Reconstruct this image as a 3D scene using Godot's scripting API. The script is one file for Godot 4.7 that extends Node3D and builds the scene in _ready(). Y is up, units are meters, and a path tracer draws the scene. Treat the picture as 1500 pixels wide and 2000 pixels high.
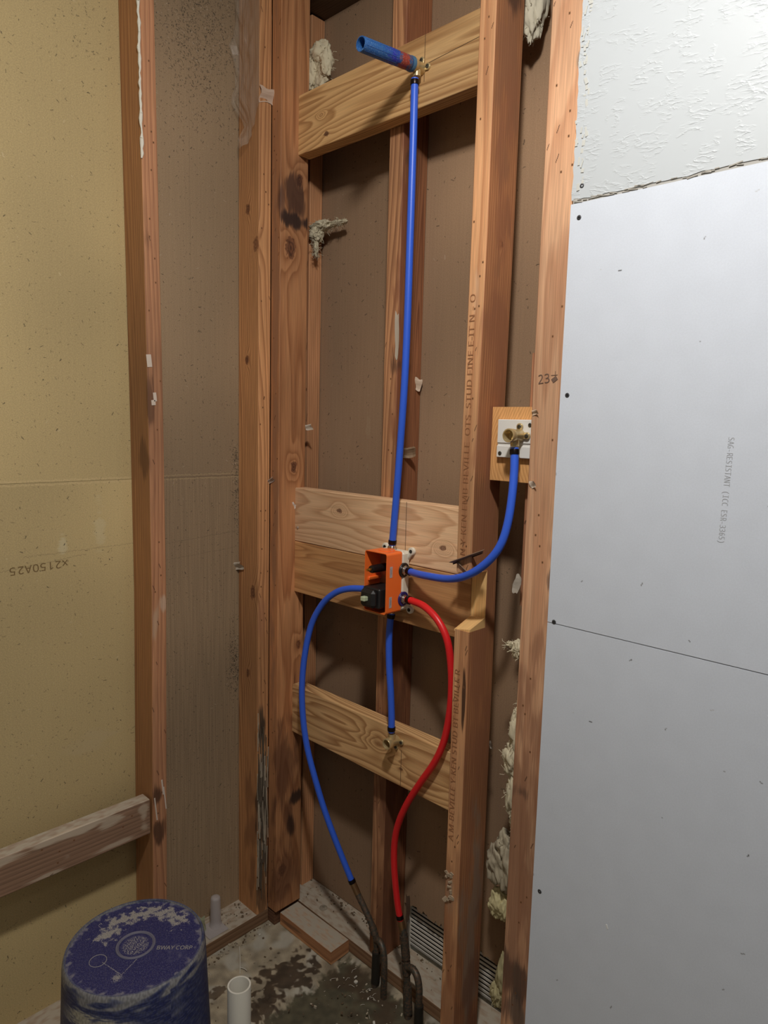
extends Node3D
# A stripped shower alcove: bare studs, blocking, a new valve with plastic supply pipes, board walls, dirty slab.

var rng := RandomNumberGenerator.new()
var n1 := FastNoiseLite.new()
var n2 := FastNoiseLite.new()
var n3 := FastNoiseLite.new()
var used := {}
var mats := {}

func V(x: float, y: float, z: float) -> Vector3:
	return Vector3(x, y, z)

# ------------------------------------------------------------------ mesh builder
class MB:
	var v := PackedVector3Array()
	var n := PackedVector3Array()
	var t := PackedVector2Array()
	func tri(a: Vector3, b: Vector3, c: Vector3, na: Vector3, nb: Vector3, nc: Vector3, ua := Vector2.ZERO, ub := Vector2.ZERO, uc := Vector2.ZERO) -> void:
		if (b - a).cross(c - a).dot(na + nb + nc) > 0.0:
			v.append_array([a, c, b]); n.append_array([na, nc, nb]); t.append_array([ua, uc, ub])
		else:
			v.append_array([a, b, c]); n.append_array([na, nb, nc]); t.append_array([ua, ub, uc])
	func quad(a: Vector3, b: Vector3, c: Vector3, d: Vector3, nn: Vector3, ua := Vector2.ZERO, ub := Vector2.ZERO, uc := Vector2.ZERO, ud := Vector2.ZERO) -> void:
		tri(a, b, c, nn, nn, nn, ua, ub, uc)
		tri(a, c, d, nn, nn, nn, ua, uc, ud)
	func quadn(a: Vector3, b: Vector3, c: Vector3, d: Vector3, na: Vector3, nb: Vector3, nc: Vector3, nd: Vector3, ua := Vector2.ZERO, ub := Vector2.ZERO, uc := Vector2.ZERO, ud := Vector2.ZERO) -> void:
		tri(a, b, c, na, nb, nc, ua, ub, uc)
		tri(a, c, d, na, nc, nd, ua, uc, ud)
	func flat(a: Vector3, b: Vector3, c: Vector3, out: Vector3) -> void:
		var g := (b - a).cross(c - a).normalized()
		if g.dot(out) < 0.0:
			g = -g
		tri(a, b, c, g, g, g)
	# chamfered box: centre, half size, chamfer, basis
	func box(c: Vector3, h: Vector3, r := 0.001, b := Basis.IDENTITY) -> void:
		r = minf(r, minf(h.x, minf(h.y, h.z)) * 0.9)
		var p := {}
		for i in 8:
			var s := Vector3(1 if i & 1 else -1, 1 if i & 2 else -1, 1 if i & 4 else -1)
			for ax in 3:
				var q := h - Vector3(r, r, r)
				q[ax] = h[ax]
				p[i * 3 + ax] = c + b * (s * q)
		for ax in 3:
			var o1 := (ax + 1) % 3
			var o2 := (ax + 2) % 3
			for sg in [0, 1]:
				var base: int = (1 << ax) if sg else 0
				var i0: int = base
				var i1: int = base | (1 << o1)
				var i2: int = base | (1 << o1) | (1 << o2)
				var i3: int = base | (1 << o2)
				var nn := Vector3.ZERO
				nn[ax] = 1.0 if sg else -1.0
				var l1: float = h[o1] * 2.0
				var l2: float = h[o2] * 2.0
				quad(p[i0 * 3 + ax], p[i1 * 3 + ax], p[i2 * 3 + ax], p[i3 * 3 + ax], b * nn, Vector2(0, 0), Vector2(l1, 0), Vector2(l1, l2), Vector2(0, l2))
			# edges along ax
			for s1 in [0, 1]:
				for s2 in [0, 1]:
					var a0: int = (s1 << o1) | (s2 << o2)
					var a1: int = a0 | (1 << ax)
					var m := Vector3.ZERO
					m[o1] = 1.0 if s1 else -1.0
					m[o2] = 1.0 if s2 else -1.0
					quad(p[a0 * 3 + o1], p[a0 * 3 + o2], p[a1 * 3 + o2], p[a1 * 3 + o1], b * m.normalized())
		for i in 8:
			var s := Vector3(1 if i & 1 else -1, 1 if i & 2 else -1, 1 if i & 4 else -1).normalized()
			tri(p[i * 3], p[i * 3 + 1], p[i * 3 + 2], b * s, b * s, b * s)
	# profile of Vector2(radius, height) turned about the y axis of xf
	func lathe(pr: Array, xf: Transform3D, seg := 24, closed := false, uvmode := 0) -> void:
		var m := pr.size()
		var nm := []
		for i in m - 1:
			var d: Vector2 = pr[i + 1] - pr[i]
			nm.append(Vector2(d.y, -d.x).normalized())
		for i in m - 1:
			var na: Vector2 = nm[i]
			var nb: Vector2 = nm[i]
			if i > 0 and nm[i - 1].dot(nm[i]) > 0.6:
				na = (nm[i - 1] + nm[i]).normalized()
			if i < m - 2 and nm[i + 1].dot(nm[i]) > 0.6:
				nb = (nm[i + 1] + nm[i]).normalized()
			for k in seg:
				var a0 := TAU * k / seg
				var a1 := TAU * (k + 1) / seg
				var d0 := Vector3(cos(a0), 0, sin(a0))
				var d1 := Vector3(cos(a1), 0, sin(a1))
				var P: Vector2 = pr[i]
				var Q: Vector2 = pr[i + 1]
				var up := Vector3.UP
				var uv := [Vector2(float(k) / seg, P.y), Vector2(float(k + 1) / seg, P.y), Vector2(float(k + 1) / seg, Q.y), Vector2(float(k) / seg, Q.y)]
				if uvmode == 1:
					uv = [Vector2(d0.x * P.x, d0.z * P.x), Vector2(d1.x * P.x, d1.z * P.x), Vector2(d1.x * Q.x, d1.z * Q.x), Vector2(d0.x * Q.x, d0.z * Q.x)]
				quadn(xf * (d0 * P.x + up * P.y), xf * (d1 * P.x + up * P.y), xf * (d1 * Q.x + up * Q.y), xf * (d0 * Q.x + up * Q.y),
					xf.basis * (d0 * na.x + up * na.y), xf.basis * (d1 * na.x + up * na.y), xf.basis * (d1 * nb.x + up * nb.y), xf.basis * (d0 * nb.x + up * nb.y), uv[0], uv[1], uv[2], uv[3])
	# round tube along a path
	func tube(path: PackedVector3Array, r: float, seg := 14, caps := true, r_end := -1.0) -> void:
		var m := path.size()
		var tan0 := (path[1] - path[0]).normalized()
		var u := tan0.cross(Vector3(0.31, 0.2, 0.93)).normalized()
		var rings := []
		var norms := []
		for i in m:
			var tg := (path[mini(i + 1, m - 1)] - path[maxi(i - 1, 0)]).normalized()
			u = (u - tg * u.dot(tg)).normalized()
			var w := tg.cross(u)
			var rr := r if r_end < 0.0 else lerpf(r, r_end, float(i) / (m - 1))
			var ring := PackedVector3Array()
			var nr := PackedVector3Array()
			for k in seg:
				var d := u * cos(TAU * k / seg) + w * sin(TAU * k / seg)
				ring.append(path[i] + d * rr)
				nr.append(d)
			rings.append(ring); norms.append(nr)
		for i in m - 1:
			for k in seg:
				var k2 := (k + 1) % seg
				quadn(rings[i][k], rings[i][k2], rings[i + 1][k2], rings[i + 1][k], norms[i][k], norms[i][k2], norms[i + 1][k2], norms[i + 1][k])
		if caps:
			for e in [0, m - 1]:
				var o := (path[e] - path[1 if e == 0 else m - 2]).normalized()
				for k in seg:
					tri(path[e], rings[e][k], rings[e][(k + 1) % seg], o, o, o)
	func mesh() -> ArrayMesh:
		var a := []
		a.resize(Mesh.ARRAY_MAX)
		a[Mesh.ARRAY_VERTEX] = v
		a[Mesh.ARRAY_NORMAL] = n
		a[Mesh.ARRAY_TEX_UV] = t
		var m := ArrayMesh.new()
		m.add_surface_from_arrays(Mesh.PRIMITIVE_TRIANGLES, a)
		return m

# ------------------------------------------------------------------ scene helpers
func numbered(nm: String) -> String:
	used[nm] = used.get(nm, -1) + 1
	return nm if used[nm] == 0 else "%s_%03d" % [nm, used[nm]]

func tag(o: Node3D, label: String, category: String, group := "") -> void:
	o.set_meta("label", label)
	o.set_meta("category", category)
	if group != "":
		o.set_meta("group", group)

func thing(nm: String, label: String, category: String, at := Vector3.ZERO, group := "") -> Node3D:
	var o := Node3D.new()
	o.name = numbered(nm)
	o.position = at
	add_child(o)
	tag(o, label, category, group)
	return o

func part(nm: String, mb: MB, m: Material, parent: Node, label := "") -> MeshInstance3D:
	var o := MeshInstance3D.new()
	o.name = numbered(nm)
	o.mesh = mb.mesh()
	o.material_override = m
	parent.add_child(o, true)
	if parent is Node3D and parent != self:
		# parts are modelled in world space: undo the parents' place
		var off := Vector3.ZERO
		var q: Node = parent
		while q != self and q is Node3D:
			off += q.position
			q = q.get_parent()
		o.position = -off
	if label != "":
		o.set_meta("label", label)
	return o

func structure(nm: String) -> Node3D:
	var o := Node3D.new()
	o.name = nm
	add_child(o)
	o.set_meta("kind", "structure")
	return o

func mat(nm: String, c: Color, rough := 0.7, metal := 0.0) -> StandardMaterial3D:
	if mats.has(nm):
		return mats[nm]
	var m := StandardMaterial3D.new()
	m.resource_name = nm
	m.albedo_color = c
	m.roughness = rough
	m.metallic = metal
	mats[nm] = m
	return m

func tmat(tex: Texture2D, rough := 0.8, bump: Texture2D = null, bs := 1.0) -> StandardMaterial3D:
	var m := StandardMaterial3D.new()
	m.albedo_texture = tex
	m.roughness = rough
	if bump:
		m.normal_enabled = true
		m.normal_texture = bump
		m.normal_scale = bs
	return m

func rgb(r: float, g: float, b: float) -> Color:
	return Color(r / 255.0, g / 255.0, b / 255.0)

func smooth_path(p: Array, sub := 8) -> PackedVector3Array:
	var out := PackedVector3Array()
	for i in p.size() - 1:
		var p0: Vector3 = p[maxi(i - 1, 0)]
		var p1: Vector3 = p[i]
		var p2: Vector3 = p[i + 1]
		var p3: Vector3 = p[mini(i + 2, p.size() - 1)]
		for k in sub:
			out.append(p1.cubic_interpolate(p2, p0, p3, float(k) / sub))
	out.append(p[p.size() - 1])
	return out

func axis_xf(at: Vector3, dir: Vector3) -> Transform3D:   # a frame whose y axis looks along dir
	var y := dir.normalized()
	var x := y.cross(Vector3(0.17, 0.93, 0.31)).normalized()
	if absf(y.dot(Vector3(0.17, 0.93, 0.31).normalized())) > 0.97:
		x = y.cross(Vector3(1, 0, 0)).normalized()
	return Transform3D(Basis(x, y, x.cross(y)), at)

# ------------------------------------------------------------------ textures
func make_tex(w: int, h: int, data: PackedByteArray) -> Image:
	return Image.create_from_data(w, h, false, Image.FORMAT_RGB8, data)

func to_tex(im: Image) -> ImageTexture:
	im.generate_mipmaps()
	return ImageTexture.create_from_image(im)

# Sawn timber as a slice through growth rings. Rows run across the front face then the side face, columns run along the length.
# o: early, late (colours), pith (Vector2 in metres from the front centre), sp (ring spacing), wav, fu, knots [[s,t,r,depth]], stains [[s,t,rs,rt,color,alpha]], holes, side_dust
func wood(L: float, W: float, D: float, o: Dictionary) -> ImageTexture:
	var res: float = o.get("res", 0.0014)
	var nu := mini(int(L / res), 2048)
	var rt: float = o.get("rt", 0.0011)
	var nt := int((W + D) / rt)
	var data := PackedByteArray()
	data.resize(nu * nt * 3)
	var ce: Color = o.early
	var cl: Color = o.late
	var pith: Vector2 = o.get("pith", Vector2(0.05, -0.03))
	var sp: float = o.get("sp", 0.003)
	var wav: float = o.get("wav", 0.003)
	var fu: float = o.get("fu", 2.0)
	var con: float = o.get("con", 0.9)
	var knots: Array = o.get("knots", [])
	var seed_off: float = o.get("seed", 0.0) * 37.7
	var dust: float = o.get("side_dust", 0.0)
	var tint: Color = o.get("side_tint", Color.WHITE)
	var drp := PackedFloat32Array()
	var drq := PackedFloat32Array()
	var tone := PackedFloat32Array()
	for i in nu:
		var u := float(i) / nu * L
		drp.append(n1.get_noise_2d(u * 40.0 * o.get("df", 1.0) + seed_off, 11.0 + seed_off) * o.get("drift", 0.03))
		drq.append(n1.get_noise_2d(u * 40.0 * o.get("df", 1.0) + seed_off, 77.0 + seed_off) * o.get("drift", 0.03) * 0.6)
		tone.append(1.0 + n1.get_noise_2d(u * 55.0 + seed_off, 300.0) * 0.12)
	for j in nt:
		var t := (j + 0.5) / nt * (W + D)
		var p := t - W * 0.5 if t < W else W * 0.5
		var q := 0.0 if t < W else -(t - W)
		var near := []
		for k in knots:
			if absf(t - k[1]) < k[2] * 5.0:
				near.append(k)
		var pp := p - pith.x
		var qq := q - pith.y
		for i in nu:
			var u := float(i) / nu * L
			var a := pp - drp[i]
			var b := qq - drq[i]
			var r := sqrt(a * a + b * b) + wav * n1.get_noise_3d(u * 100.0 * fu + seed_off, p * 900.0, q * 900.0 + seed_off)
			var dark := 0.0
			for k in near:
				var du: float = (u - k[0]) / 1.7
				var kr: float = k[2]
				if absf(du) < kr * 5.0:
					var dt: float = t - k[1]
					var d2 := du * du + dt * dt
					r += k[4] * exp(-d2 / (kr * kr * 5.0))
					var dk := sqrt(d2) * (1.0 + 0.25 * n1.get_noise_2d(u * 3000.0, t * 3000.0))
					if dk < kr:
						dark = maxf(dark, k[3] * (0.75 + 0.25 * sin(dk / kr * 16.0)) * clampf((kr - dk) / kr * 4.0, 0.0, 1.0))
			var ph := r / sp
			ph -= floorf(ph)
			var val := ph * ph
			if ph > 0.86:
				val *= (1.0 - ph) / 0.14
			val *= con
			var f: float = n2.get_noise_2d(u * 70.0 + seed_off, t * 12000.0) * 0.075 * o.get("fib", 1.0)
			var tn: float = (tone[i] + f) * (1.0 - 0.72 * dark)
			var cr := (ce.r + (cl.r - ce.r) * val) * tn
			var cg := (ce.g + (cl.g - ce.g) * val) * tn * (1.0 - 0.2 * dark)
			var cb := (ce.b + (cl.b - ce.b) * val) * tn * (1.0 - 0.25 * dark)
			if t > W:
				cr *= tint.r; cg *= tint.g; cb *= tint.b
			if dust > 0.0 and t > W:
				var k2 := clampf(dust + n1.get_noise_2d(u * 1200.0, t * 2500.0) * 0.35, 0.0, 1.0)
				cr = lerpf(cr, 0.70, k2); cg = lerpf(cg, 0.655, k2); cb = lerpf(cb, 0.59, k2)
			var ix := (j * nu + i) * 3
			data[ix] = clampi(int(cr * 255.0), 0, 255)
			data[ix + 1] = clampi(int(cg * 255.0), 0, 255)
			data[ix + 2] = clampi(int(cb * 255.0), 0, 255)
	for st in o.get("stains", []):
		stain(data, nu, nt, L, W + D, st)
	var im := make_tex(nu, nt, data)
	var rg := RandomNumberGenerator.new()
	rg.seed = int(o.get("seed", 1) * 1000) + 5
	for k in o.get("holes", 0):   # old nail holes in the front face
		var hx := rg.randf() * nu
		var hy := rg.randf_range(0.15, 0.85) * W / (W + D) * nt
		for dx in range(-2, 3):
			for dy in range(-2, 3):
				var d := Vector2(dx, dy).length()
				if d < 1.5:
					var x := clampi(int(hx) + dx, 0, nu - 1)
					var y := clampi(int(hy) + dy, 0, nt - 1)
					im.set_pixel(x, y, Color(0.12, 0.07, 0.045) if d < 0.8 else Color(0.5, 0.33, 0.2))
	for k in o.get("slits", 0):   # staple and saw nicks
		var x0 := rg.randi_range(6, nu - 8)
		var y0 := rg.randi_range(2, int(W / (W + D) * nt) - 4)
		var ln := rg.randi_range(5, 10)
		for e in ln:
			im.set_pixel(clampi(x0 + e, 0, nu - 1), clampi(y0 + e / 2, 0, nt - 1), Color(0.2, 0.11, 0.06))
	return to_tex(im)

# blotch with a ragged rim: [s, t, half length, half width, colour, strength]
func stain(data: PackedByteArray, nu: int, nt: int, L: float, T: float, st: Array) -> void:
	var c: Color = st[4]
	for j in range(maxi(0, int((st[1] - st[3] * 1.6) / T * nt)), mini(nt, int((st[1] + st[3] * 1.6) / T * nt))):
		for i in range(maxi(0, int((st[0] - st[2] * 1.6) / L * nu)), mini(nu, int((st[0] + st[2] * 1.6) / L * nu))):
			var u := float(i) / nu * L
			var t := float(j) / nt * T
			var d := Vector2((u - st[0]) / st[2], (t - st[1]) / st[3]).length()
			d += n1.get_noise_2d(u * 260.0 + st[0] * 900.0, t * 900.0) * 0.7 + n2.get_noise_2d(u * 130.0, t * 2600.0) * 0.22
			var k: float = smoothstep(0.0, 1.0, (1.0 - d) * 1.5) * st[5]
			if k > 0.0:
				var ix := (j * nu + i) * 3
				data[ix] = int(lerpf(data[ix], c.r * 255.0, k))
				data[ix + 1] = int(lerpf(data[ix + 1], c.g * 255.0, k))
				data[ix + 2] = int(lerpf(data[ix + 2], c.b * 255.0, k))

# grey-brown pressed paper board, specked with bark fibre. Columns run along u (metres w), rows run down from the top (metres h).
func board(w: float, h: float, res: float, c: Color, o: Dictionary) -> ImageTexture:
	var nw := mini(int(w / res), 2048)
	var nh := mini(int(h / res), 2048)
	var data := PackedByteArray()
	data.resize(nw * nh * 3)
	var vs: float = o.get("streak", 0.0)
	var so: float = o.get("seed", 0.0) * 91.0
	for j in nh:
		var y := float(j) / nh * h
		for i in nw:
			var x := float(i) / nw * w
			var k := 1.0 + n1.get_noise_2d(x * 60.0 + so, y * 60.0) * 0.09 + n2.get_noise_2d(x * 2500.0, y * 2500.0 + so) * 0.05 + vs * n2.get_noise_2d(x * 1500.0 + so, y * 25.0)
			var ix := (j * nw + i) * 3
			data[ix] = clampi(int(c.r * k * 255.0), 0, 255)
			data[ix + 1] = clampi(int(c.g * k * 255.0), 0, 255)
			data[ix + 2] = clampi(int(c.b * k * 255.0), 0, 255)
	for st in o.get("stains", []):
		stain(data, nw, nh, w, h, st)
	var im := make_tex(nw, nh, data)
	var rg := RandomNumberGenerator.new()
	rg.seed = int(o.get("seed", 0.0) * 1000.0) + 17
	for k in o.get("specks", 600):
		speck(im, rg, Vector2(rg.randf() * nw, rg.randf() * nh), 1.0 if k % 5 else 2.0, c)
	for m in o.get("mould", []):    # [x, y, rx, ry, count]
		for k in m[4]:
			var pos := Vector2(rg.randfn(m[0], m[2]) / w * nw, rg.randfn(m[1], m[3]) / h * nh)
			speck(im, rg, pos, 1.5, c)
	for ln in o.get("lines", []):   # [x0,y0,x1,y1,colour,width]
		var a := Vector2(ln[0] / w * nw, ln[1] / h * nh)
		var b := Vector2(ln[2] / w * nw, ln[3] / h * nh)
		var steps := int(a.distance_to(b)) + 1
		for e in steps + 1:
			var q := a.lerp(b, float(e) / steps)
			q.y += n1.get_noise_2d(q.x * 5.0, 9.0) * 2.0
			if rg.randf() < 0.85:
				for dw in int(ln[5]):
					var xx := int(q.x)
					var yy := int(q.y) + dw
					if xx >= 0 and yy >= 0 and xx < nw and yy < nh:
						im.set_pixel(xx, yy, im.get_pixel(xx, yy).lerp(ln[4], 0.6))
	return to_tex(im)

func speck(im: Image, rg: RandomNumberGenerator, pos: Vector2, size: float, c: Color) -> void:
	var a := rg.randf() * TAU
	var ln := rg.randf_range(0.5, 4.0) * size
	var dk := c * rg.randf_range(0.25, 0.7)
	if rg.randf() < 0.12:
		dk = c.lightened(0.25)
	var al := rg.randf_range(0.4, 0.95)
	for e in int(ln) + 1:
		var q := pos + Vector2(cos(a), sin(a)) * e
		var x := int(q.x)
		var y := int(q.y)
		if x >= 0 and y >= 0 and x < im.get_width() and y < im.get_height():
			im.set_pixel(x, y, im.get_pixel(x, y).lerp(dk, al))
			if size > 1.2 and x + 1 < im.get_width():
				im.set_pixel(x + 1, y, im.get_pixel(x + 1, y).lerp(dk, al * 0.7))

# ------------------------------------------------------------------ timber
# a length of sawn lumber; `at` is the front-left corner of its start, ld runs along it, ud across its front, nd out of its front.
func timber_geo(mb: MB, at: Vector3, ld: Vector3, ud: Vector3, nd: Vector3, s0: float, s1: float, L: float, W: float, D: float, bow := PackedVector2Array(), r := 0.0025, dfront := 0.0) -> void:
	var steps := maxi(1, int((s1 - s0) / 0.08)) if bow.size() > 0 else 1
	var pts := []     # [u, depth, v, normal u, normal n]
	var T := W + D
	var f0 := dfront
	var ring := [[r, f0, r, 0, 1], [W - r, f0, W - r, 0, 1], [W - r * 0.3, f0 + r * 0.3, W, 0.7, 0.7], [W, f0 + r, W + f0 + r, 1, 0], [W, D - r, W + D - r, 1, 0], [W - r * 0.3, D - r * 0.3, W + D, 0.7, -0.7], [W - r, D, W - r, 0, -1], [r, D, r, 0, -1], [r * 0.3, D - r * 0.3, W + D, -0.7, -0.7], [0.0, D - r, W + D - r, -1, 0], [0.0, f0 + r, W + f0 + r, -1, 0], [r * 0.3, f0 + r * 0.3, 0.0, -0.7, 0.7]]
	for k in steps:
		var sa := lerpf(s0, s1, float(k) / steps)
		var sb := lerpf(s0, s1, float(k + 1) / steps)
		var oa := at + ld * sa + ud * bow_at(bow, sa)
		var ob := at + ld * sb + ud * bow_at(bow, sb)
		for i in ring.size():
			var P: Array = ring[i]
			var Q: Array = ring[(i + 1) % ring.size()]
			var va: float = P[2]
			var vb: float = Q[2]
			if absf(va - vb) > 0.02 and not (i in [0, 3, 6, 9]):
				if i in [5, 7, 10, 11]:
					vb = va
				if i == 8:
					va = vb
			var na: Vector3 = (ud * P[3] + nd * P[4]).normalized()
			var nb: Vector3 = (ud * Q[3] + nd * Q[4]).normalized()
			var pa: Vector3 = ud * P[0] - nd * P[1]
			var pb: Vector3 = ud * Q[0] - nd * Q[1]
			mb.quadn(oa + pa, oa + pb, ob + pb, ob + pa, na, nb, nb, na, Vector2(sa / L, va / T), Vector2(sa / L, vb / T), Vector2(sb / L, vb / T), Vector2(sb / L, va / T))
	for e in [s0, s1]:
		var o: Vector3 = at + ld * e + ud * bow_at(bow, e)
		var nn: Vector3 = ld if e == s1 else -ld
		var c0: Vector3 = o + ud * W * 0.5 - nd * (D + f0) * 0.5
		for i in ring.size():
			var P: Array = ring[i]
			var Q: Array = ring[(i + 1) % ring.size()]
			mb.tri(c0, o + ud * P[0] - nd * P[1], o + ud * Q[0] - nd * Q[1], nn, nn, nn, Vector2(clampf(e / L, 0.02, 0.98), W * 0.5 / T), Vector2(clampf(e / L, 0.02, 0.98), clampf(P[0], 0.0, W * 0.9) / T), Vector2(clampf(e / L, 0.02, 0.98), clampf(Q[0], 0.0, W * 0.9) / T))

func bow_at(b: PackedVector2Array, s: float) -> float:
	if b.size() == 0:
		return 0.0
	for i in b.size() - 1:
		if s <= b[i + 1].x:
			return lerpf(b[i].y, b[i + 1].y, clampf((s - b[i].x) / (b[i + 1].x - b[i].x), 0.0, 1.0))
	return b[b.size() - 1].y

func lumber(nm: String, label: String, cat: String, at: Vector3, ld: Vector3, ud: Vector3, nd: Vector3, L: float, W: float, D: float, o: Dictionary, bow := PackedVector2Array()) -> MeshInstance3D:
	var mb := MB.new()
	timber_geo(mb, Vector3.ZERO, ld, ud, nd, 0.0, L, L, W, D, bow, o.get("r", 0.0025))
	var x := MeshInstance3D.new()
	x.name = numbered(nm)
	x.mesh = mb.mesh()
	x.material_override = tmat(wood(L, W, D, o), o.get("rough", 0.72))
	x.position = at
	add_child(x)
	tag(x, label, cat)
	return x

func lettering(text: String, h: float, at: Vector3, basis: Basis, m: Material, parent: Node, font := "Droid Sans", stretch := 1.0) -> MeshInstance3D:
	var f := SystemFont.new()
	f.font_names = PackedStringArray([font])
	var tm := TextMesh.new()
	tm.font = f
	tm.text = text
	tm.font_size = 32
	tm.pixel_size = h / 24.0
	tm.depth = 0.0004
	tm.curve_step = 4.0
	tm.horizontal_alignment = HORIZONTAL_ALIGNMENT_LEFT
	tm.vertical_alignment = VERTICAL_ALIGNMENT_CENTER
	var o := MeshInstance3D.new()
	o.name = numbered("lettering")
	o.mesh = tm
	o.material_override = m
	parent.add_child(o, true)
	var off := Vector3.ZERO
	var q: Node = parent
	while q != self and q is Node3D:
		off += q.position
		q = q.get_parent()
	o.transform = Transform3D(basis * Basis.from_scale(Vector3(stretch, 1, 1)), at - off)
	return o

func screw_geo(mb: MB, at: Vector3, dir: Vector3, r: float) -> void:
	mb.lathe([Vector2(0.0, 0.0002), Vector2(r * 0.25, 0.0002), Vector2(r * 0.3, 0.0012), Vector2(r * 0.8, 0.0014), Vector2(r, 0.0008), Vector2(r, -0.001)], axis_xf(at, dir), 14)

# ================================================================== scene
func _ready() -> void:
	rng.seed = 4711
	n1.seed = 3; n1.frequency = 0.02; n1.noise_type = FastNoiseLite.TYPE_SIMPLEX; n1.fractal_octaves = 2
	n2.seed = 8; n2.frequency = 0.12; n2.noise_type = FastNoiseLite.TYPE_SIMPLEX; n2.fractal_type = FastNoiseLite.FRACTAL_NONE
	n3.seed = 21; n3.frequency = 1.0; n3.noise_type = FastNoiseLite.TYPE_SIMPLEX; n3.fractal_octaves = 3

	# ---- camera, environment, lamps
	var cam := Camera3D.new()
	cam.name = "camera"
	cam.fov = rad_to_deg(2.0 * atan(1000.0 / 1351.07))
	cam.position = V(1.48514, 1.42198, 1.11476)
	cam.rotation = V(-0.12313, 0.76236, 0.02580)
	cam.near = 0.05
	add_child(cam)
	cam.make_current()
	var we := WorldEnvironment.new()
	we.name = "environment"
	var env := Environment.new()
	env.background_mode = Environment.BG_COLOR
	env.background_color = Color(0, 0, 0)
	env.tonemap_mode = Environment.TONE_MAPPER_LINEAR
	env.tonemap_exposure = 1.2
	env.sdfgi_enabled = true
	env.ssao_enabled = true
	env.ssil_enabled = true
	we.environment = env
	add_child(we)
	ceiling_lamp(V(1.17, 2.48, 0.78), 0.58, 1.05, 0.055, "small round ceiling lamp above the shower corner")
	ceiling_lamp(V(2.1, 2.52, 2.0), 0.035, 0.05, 0.12, "larger round ceiling lamp farther into the room")

	build_shell()
	build_boards()
	build_drywall()
	build_studs()
	build_blocking()
	build_plates()
	build_valve()
	build_pipes()
	build_elbows()
	build_copper()
	build_outlet_block()
	build_grille()
	build_bucket()
	build_small_plastics()
	build_insulation()
	build_scraps()
	build_debris()

func ceiling_lamp(at: Vector3, e: float, down: float, r: float, label: String) -> void:
	var o := thing("ceiling_lamp", label, "lamp", at)
	var g := MB.new()
	g.lathe([Vector2(0.0, -r), Vector2(r * 0.5, -r * 0.87), Vector2(r * 0.87, -r * 0.5), Vector2(r, 0.0), Vector2(r * 0.87, r * 0.5), Vector2(r * 0.5, r * 0.87), Vector2(0.0, r)], Transform3D(Basis.IDENTITY, at), 20)
	var gm := StandardMaterial3D.new()
	gm.albedo_color = Color(1, 1, 1)
	gm.emission_enabled = true
	gm.emission = Color(1.0, 0.982, 0.955)
	gm.emission_energy_multiplier = 2.0
	part("bulb", g, gm, o)
	var b := MB.new()
	b.lathe([Vector2(0.0, r * 0.8), Vector2(r * 0.6, r * 0.8), Vector2(r * 0.6, 2.62 - at.y), Vector2(0.0, 2.62 - at.y)], Transform3D(Basis.IDENTITY, at), 20)
	part("base", b, mat("lamp_base", rgb(225, 225, 222), 0.5), o)
	var l := OmniLight3D.new()
	l.name = "lamp_light"
	l.light_color = Color(1.0, 0.982, 0.955)
	l.light_energy = e
	l.light_size = r
	l.omni_range = 12.0
	l.omni_attenuation = 2.0
	l.shadow_enabled = true
	o.add_child(l)
	var a := AreaLight3D.new()       # the frosted underside throws most of its light down
	a.name = "lamp_panel_light"
	a.light_color = l.light_color
	a.light_energy = down
	a.area_size = Vector2(r * 2.0, r * 2.0)
	a.area_range = 12.0
	a.area_attenuation = 2.0
	a.shadow_enabled = true
	a.position = V(0, -r - 0.004, 0)
	a.rotation = V(-PI / 2, 0, 0)
	o.add_child(a)

func slab(nm: String, lo: Vector3, hi: Vector3, m: Material, parent: Node, r := 0.001) -> MeshInstance3D:
	var mb := MB.new()
	mb.box((lo + hi) * 0.5, (hi - lo) * 0.5, r)
	return part(nm, mb, m, parent)

func tri_mat(tex: Texture2D, scale: float, rough: float) -> StandardMaterial3D:
	var m := tmat(tex, rough)
	m.uv1_triplanar = true
	m.uv1_world_triplanar = true
	m.uv1_scale = Vector3.ONE * scale
	return m

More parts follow.
